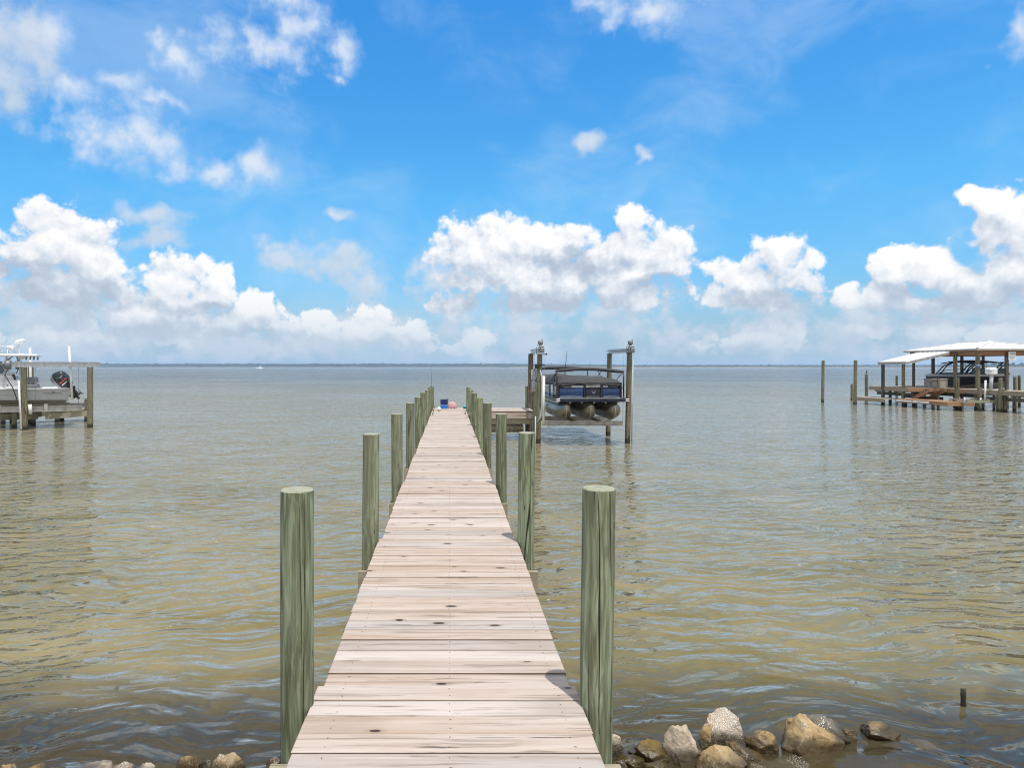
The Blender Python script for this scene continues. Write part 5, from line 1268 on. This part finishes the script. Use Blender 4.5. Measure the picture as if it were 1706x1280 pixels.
# sport boat under the roof, bow to the shore
wb = empty('sport_boat', (33.9, 45.1, 0)); WO = Vector((33.9, 45.1, 0))
tag(wb, 'black sport boat with a tower and dark canopy, raised under the white roof', 'sport boat')
def wp(x, y, z): return Vector((x, y, z)) - WO
N_ = 20; top = []; low = []; dk = []
for i in range(N_ + 1):
    f = i / N_; y = 47.75 - 5.5 * f
    bw = 1.20 * (1 - max(0, (f - .5) / .5) ** 2.4 * .96); zg = 1.93 + .02 * f + .10 * max(0, f - .5); zc = 1.22 + .05 * f + .62 * max(0, f - .3) ** 1.5; zk = 1.0 + .03 * f + .8 * max(0, f - .6) ** 1.3
    ch = bw * (.88 - .3 * max(0, f - .5))
    top.append([(33.9 - bw, y, zg), (33.9 - bw * .99, y, zg - .12), (33.9 - ch, y, zc), (33.9 + ch, y, zc), (33.9 + bw * .99, y, zg - .12), (33.9 + bw, y, zg)])
    low.append([(33.9 - ch, y, zc - .003), (33.9, y, zk), (33.9 + ch, y, zc - .003)])
    dk.append([(33.9 - bw - .02, y, zg - .06), (33.9 - bw - .015, y, zg + .05), (33.9 - bw * .8, y, zg + .11), (33.9 + bw * .8, y, zg + .11), (33.9 + bw + .015, y, zg + .05), (33.9 + bw + .02, y, zg - .06)])
f_ = lambda L: [[wp(*p) for p in r] for r in L]
h = MB(); T = f_(top); h.loft([r[:3] for r in T]); h.loft([r[3:] for r in T]); h.add(T[0], [tuple(range(6))]); h.build('hull', M['black'], wb)
h = MB(); T = f_(low); h.loft(T); h.add(T[0], [(0, 1, 2)]); h.build('hull_bottom', M['box_grey'], wb)
h = MB(); T = f_(dk); h.loft(T); h.add(T[0], [tuple(range(6))]); h.build('deck', M['pale_deck'], wb)
h = MB()
for x in (32.9, 34.9):
    h.tube([wp(x, 47.0, 2.05), wp(x + .1, 46.4, 2.6), wp(x + .15, 45.9, 2.75), wp(x + .15, 45.4, 2.82)], .04, 8); h.tube([wp(x, 46.6, 2.05), wp(x + .1, 46.1, 2.6), wp(x + .15, 45.6, 2.78)], .035, 8)
    h.tube([wp(x + .15, 44.0, 2.78), wp(x + .1, 44.4, 2.5), wp(x, 44.75, 2.05)], .04, 8); h.tube([wp(x + .15, 43.7, 2.78), wp(x + .1, 44.1, 2.5), wp(x, 44.4, 2.05)], .04, 8)
    h.tube([wp(x + .08, 44.3, 2.6), wp(x + .08, 44.05, 2.6)], .03, 6); h.tube([wp(x + .11, 44.2, 2.8), wp(x + .11, 43.9, 2.8)], .03, 6)
    h.tube([wp(x, 46.7, 2.1), wp(x, 46.0, 2.3), wp(x, 45.0, 2.36), wp(x, 44.3, 2.3)], .02, 6); h.tube([wp(x, 45.2, 2.05), wp(x, 45.2, 2.55)], .02, 6)
h.build('tower', M['black'], wb)
cn = MB(); rings = []
for i in range(13):
    s = i / 12; y = 46.7 - 3.1 * s
    rings.append([wp(32.95 + 1.95 * k / 8, y, 2.62 + .27 * math.sin(math.pi * min(1, .12 + s * .8)) ** .7 + .06 * math.sin(math.pi * k / 8) - .10 * max(0, math.sin(math.pi * 4 * s)) * (1 if k in (0, 8) else 0)) for k in range(9)])
cn.loft(rings); o = cn.build('canopy', M['rubber'], wb); so = o.modifiers.new('thickness', 'SOLIDIFY'); so.thickness = .02
g = MB()
for sx in (-1, 1):
    q = [wp(33.9 + sx * .95, 43.9, 2.04), wp(33.9 + sx * .70, 42.95, 2.06), wp(33.9 + sx * .62, 43.25, 2.38), wp(33.9 + sx * .82, 43.95, 2.42)]
    g.prism(q, (sx * .012, 0, 0))
g.prism([wp(33.2, 42.95, 2.06), wp(34.6, 42.95, 2.06), wp(34.52, 43.25, 2.38), wp(33.28, 43.25, 2.38)], (0, -.012, 0)); g.build('windscreen', M['glass'], wb)
g = MB()
for sx in (-1, 1):
    q = [wp(33.9 + sx * .96, 43.9, 2.04), wp(33.9 + sx * .71, 42.93, 2.06), wp(33.9 + sx * .63, 43.23, 2.39), wp(33.9 + sx * .83, 43.95, 2.43)]
    g.tube(q + [q[0]], .022, 6)
g.build('windscreen_frame', M['black'], wb)
s = MB()
for y in (46.6, 45.6, 44.6): s.box(tuple(wp(33.1, y, 1.95)), tuple(wp(34.7, y + .5, 2.12)), ch=.04)
s.build('seat', M['rubber'], wb)
s = MB(); s.tube([wp(33.9, 42.25, 2.02), wp(33.9, 41.2, 1.9), wp(34.2, 40.0, 1.6)], .01, 6); s.build('bow_line', M['conduit'], wb)

# ------------------------------------------------------------------ lone mooring piles, a bird, far boats
def lone(u, vb, vt, r, label):
    Y = on_water(vb); P = at(u, vt, Y)
    o = pile(None, P.x, Y, P.z, r, u, (0.012, 0), 'old_pile', 'old_pile', 'mooring_pile', n=12)
    tag(o, label, 'mooring pile', 'lone mooring piles')
lone(1370.5, 671, 601, .10, 'tall thin mooring pile standing farthest left of the covered dock, alone in open water')
lone(1424.5, 674.5, 600.5, .11, 'tall mooring pile standing beside the low end of the covered dock')
bx, by = (1443.8 - U0) * 50.0 / FPX, 50.0
bird = empty('bird', (bx, by, 1.955), R(60)); tag(bird, 'small dark bird perched on the pile at the far end of the covered dock', 'bird')
b = MB(); b.loft([[(x + .0, math.cos(a) * w, z + math.sin(a) * w * .9) for a in [k * .785 for k in range(8)]] for x, z, w in ((-.17, .05, .008), (-.10, .09, .035), (-.02, .14, .062), (.05, .19, .055), (.08, .24, .032), (.10, .285, .034), (.13, .29, .024), (.155, .285, .008), (.19, .28, .003))], 0, True, caps=(True, True))
for s in (-1, 1): b.tube([(.01, s * .022, .10), (.015, s * .022, 0.0)], .007, 5)
b.build('body', M['feather'], bird)

def far_boat(name, u, Y, L, label, rz, tall):
    root = empty(name, ((u - U0) * Y / FPX, Y, 0), rz); tag(root, label, 'boat', 'boats far out on the bay')
    h = MB(); secs = []
    for i in range(9):
        f = i / 8; bw = L * .16 * (1 - max(0, (f - .5) / .5) ** 2); x = -L / 2 + L * f
        secs.append([(x, -bw, .11 * L + .05 * L * f), (x, -bw * .8, -.2), (x, bw * .8, -.2), (x, bw, .11 * L + .05 * L * f)])
    h.loft(secs, 0, True, caps=(True, True)); h.build('hull', M['white'], root)
    c = MB(); c.box((-.22 * L, -.11 * L, .12 * L), (.16 * L, .11 * L, .27 * L), ch=.02 * L)
    if tall: c.box((-.20 * L, -.10 * L, .40 * L), (.10 * L, .10 * L, .43 * L), ch=.01 * L); c.box((-.12 * L, -.09 * L, .275 * L), (.08 * L, .09 * L, .33 * L), ch=.01 * L)
    c.build('cabin', M['white'], root)
    c = MB(); c.box((-.18 * L, -.113 * L, .19 * L), (.163 * L, .113 * L, .24 * L)); c.build('window', M['glass'], root)
    if tall:
        c = MB()
        for x in (-.18, .08):
            for y in (-.09, .09): c.tube([(x * L, y * L, .26 * L), (x * L, y * L, .40 * L)], .012 * L, 5)
        c.build('frame', M['alu'], root)
far_boat('motor_yacht', 433, 950, 8.6, 'small white motor yacht far off on the left half of the bay', R(200), True)
far_boat('motor_boat', 947.5, 1250, 9.5, 'low white motor boat far off above the pontoon boat cover', R(10), False)

# ------------------------------------------------------------------ air
HAZE = 1.6e-4
hm = bpy.data.materials.new('haze'); hm.use_nodes = True
ht = NT(hm.node_tree); ht.n.clear()
pv = ht.new('ShaderNodeVolumePrincipled'); ho = ht.new('ShaderNodeOutputMaterial')
pv.inputs['Color'].default_value = (0.50, 0.70, 1.0, 1); pv.inputs['Density'].default_value = HAZE; pv.inputs['Anisotropy'].default_value = 0.0
ht.l.new(pv.outputs[0], ho.inputs['Volume'])
hz_o = MB().box((-5600, -60, -3.4), (5600, 5700, 26)).build('haze', hm)
tag(hz_o, 'thin pale air over the bay', 'haze', kind='stuff')
scene.cycles.volume_bounces = 1
scene.cycles.max_bounces = 8
scene.cycles.use_denoising = True
scene.cycles.filter_width = 1.1
scene.cycles.sample_clamp_indirect = 6.0
scene.cycles.sample_clamp_direct = 2.2
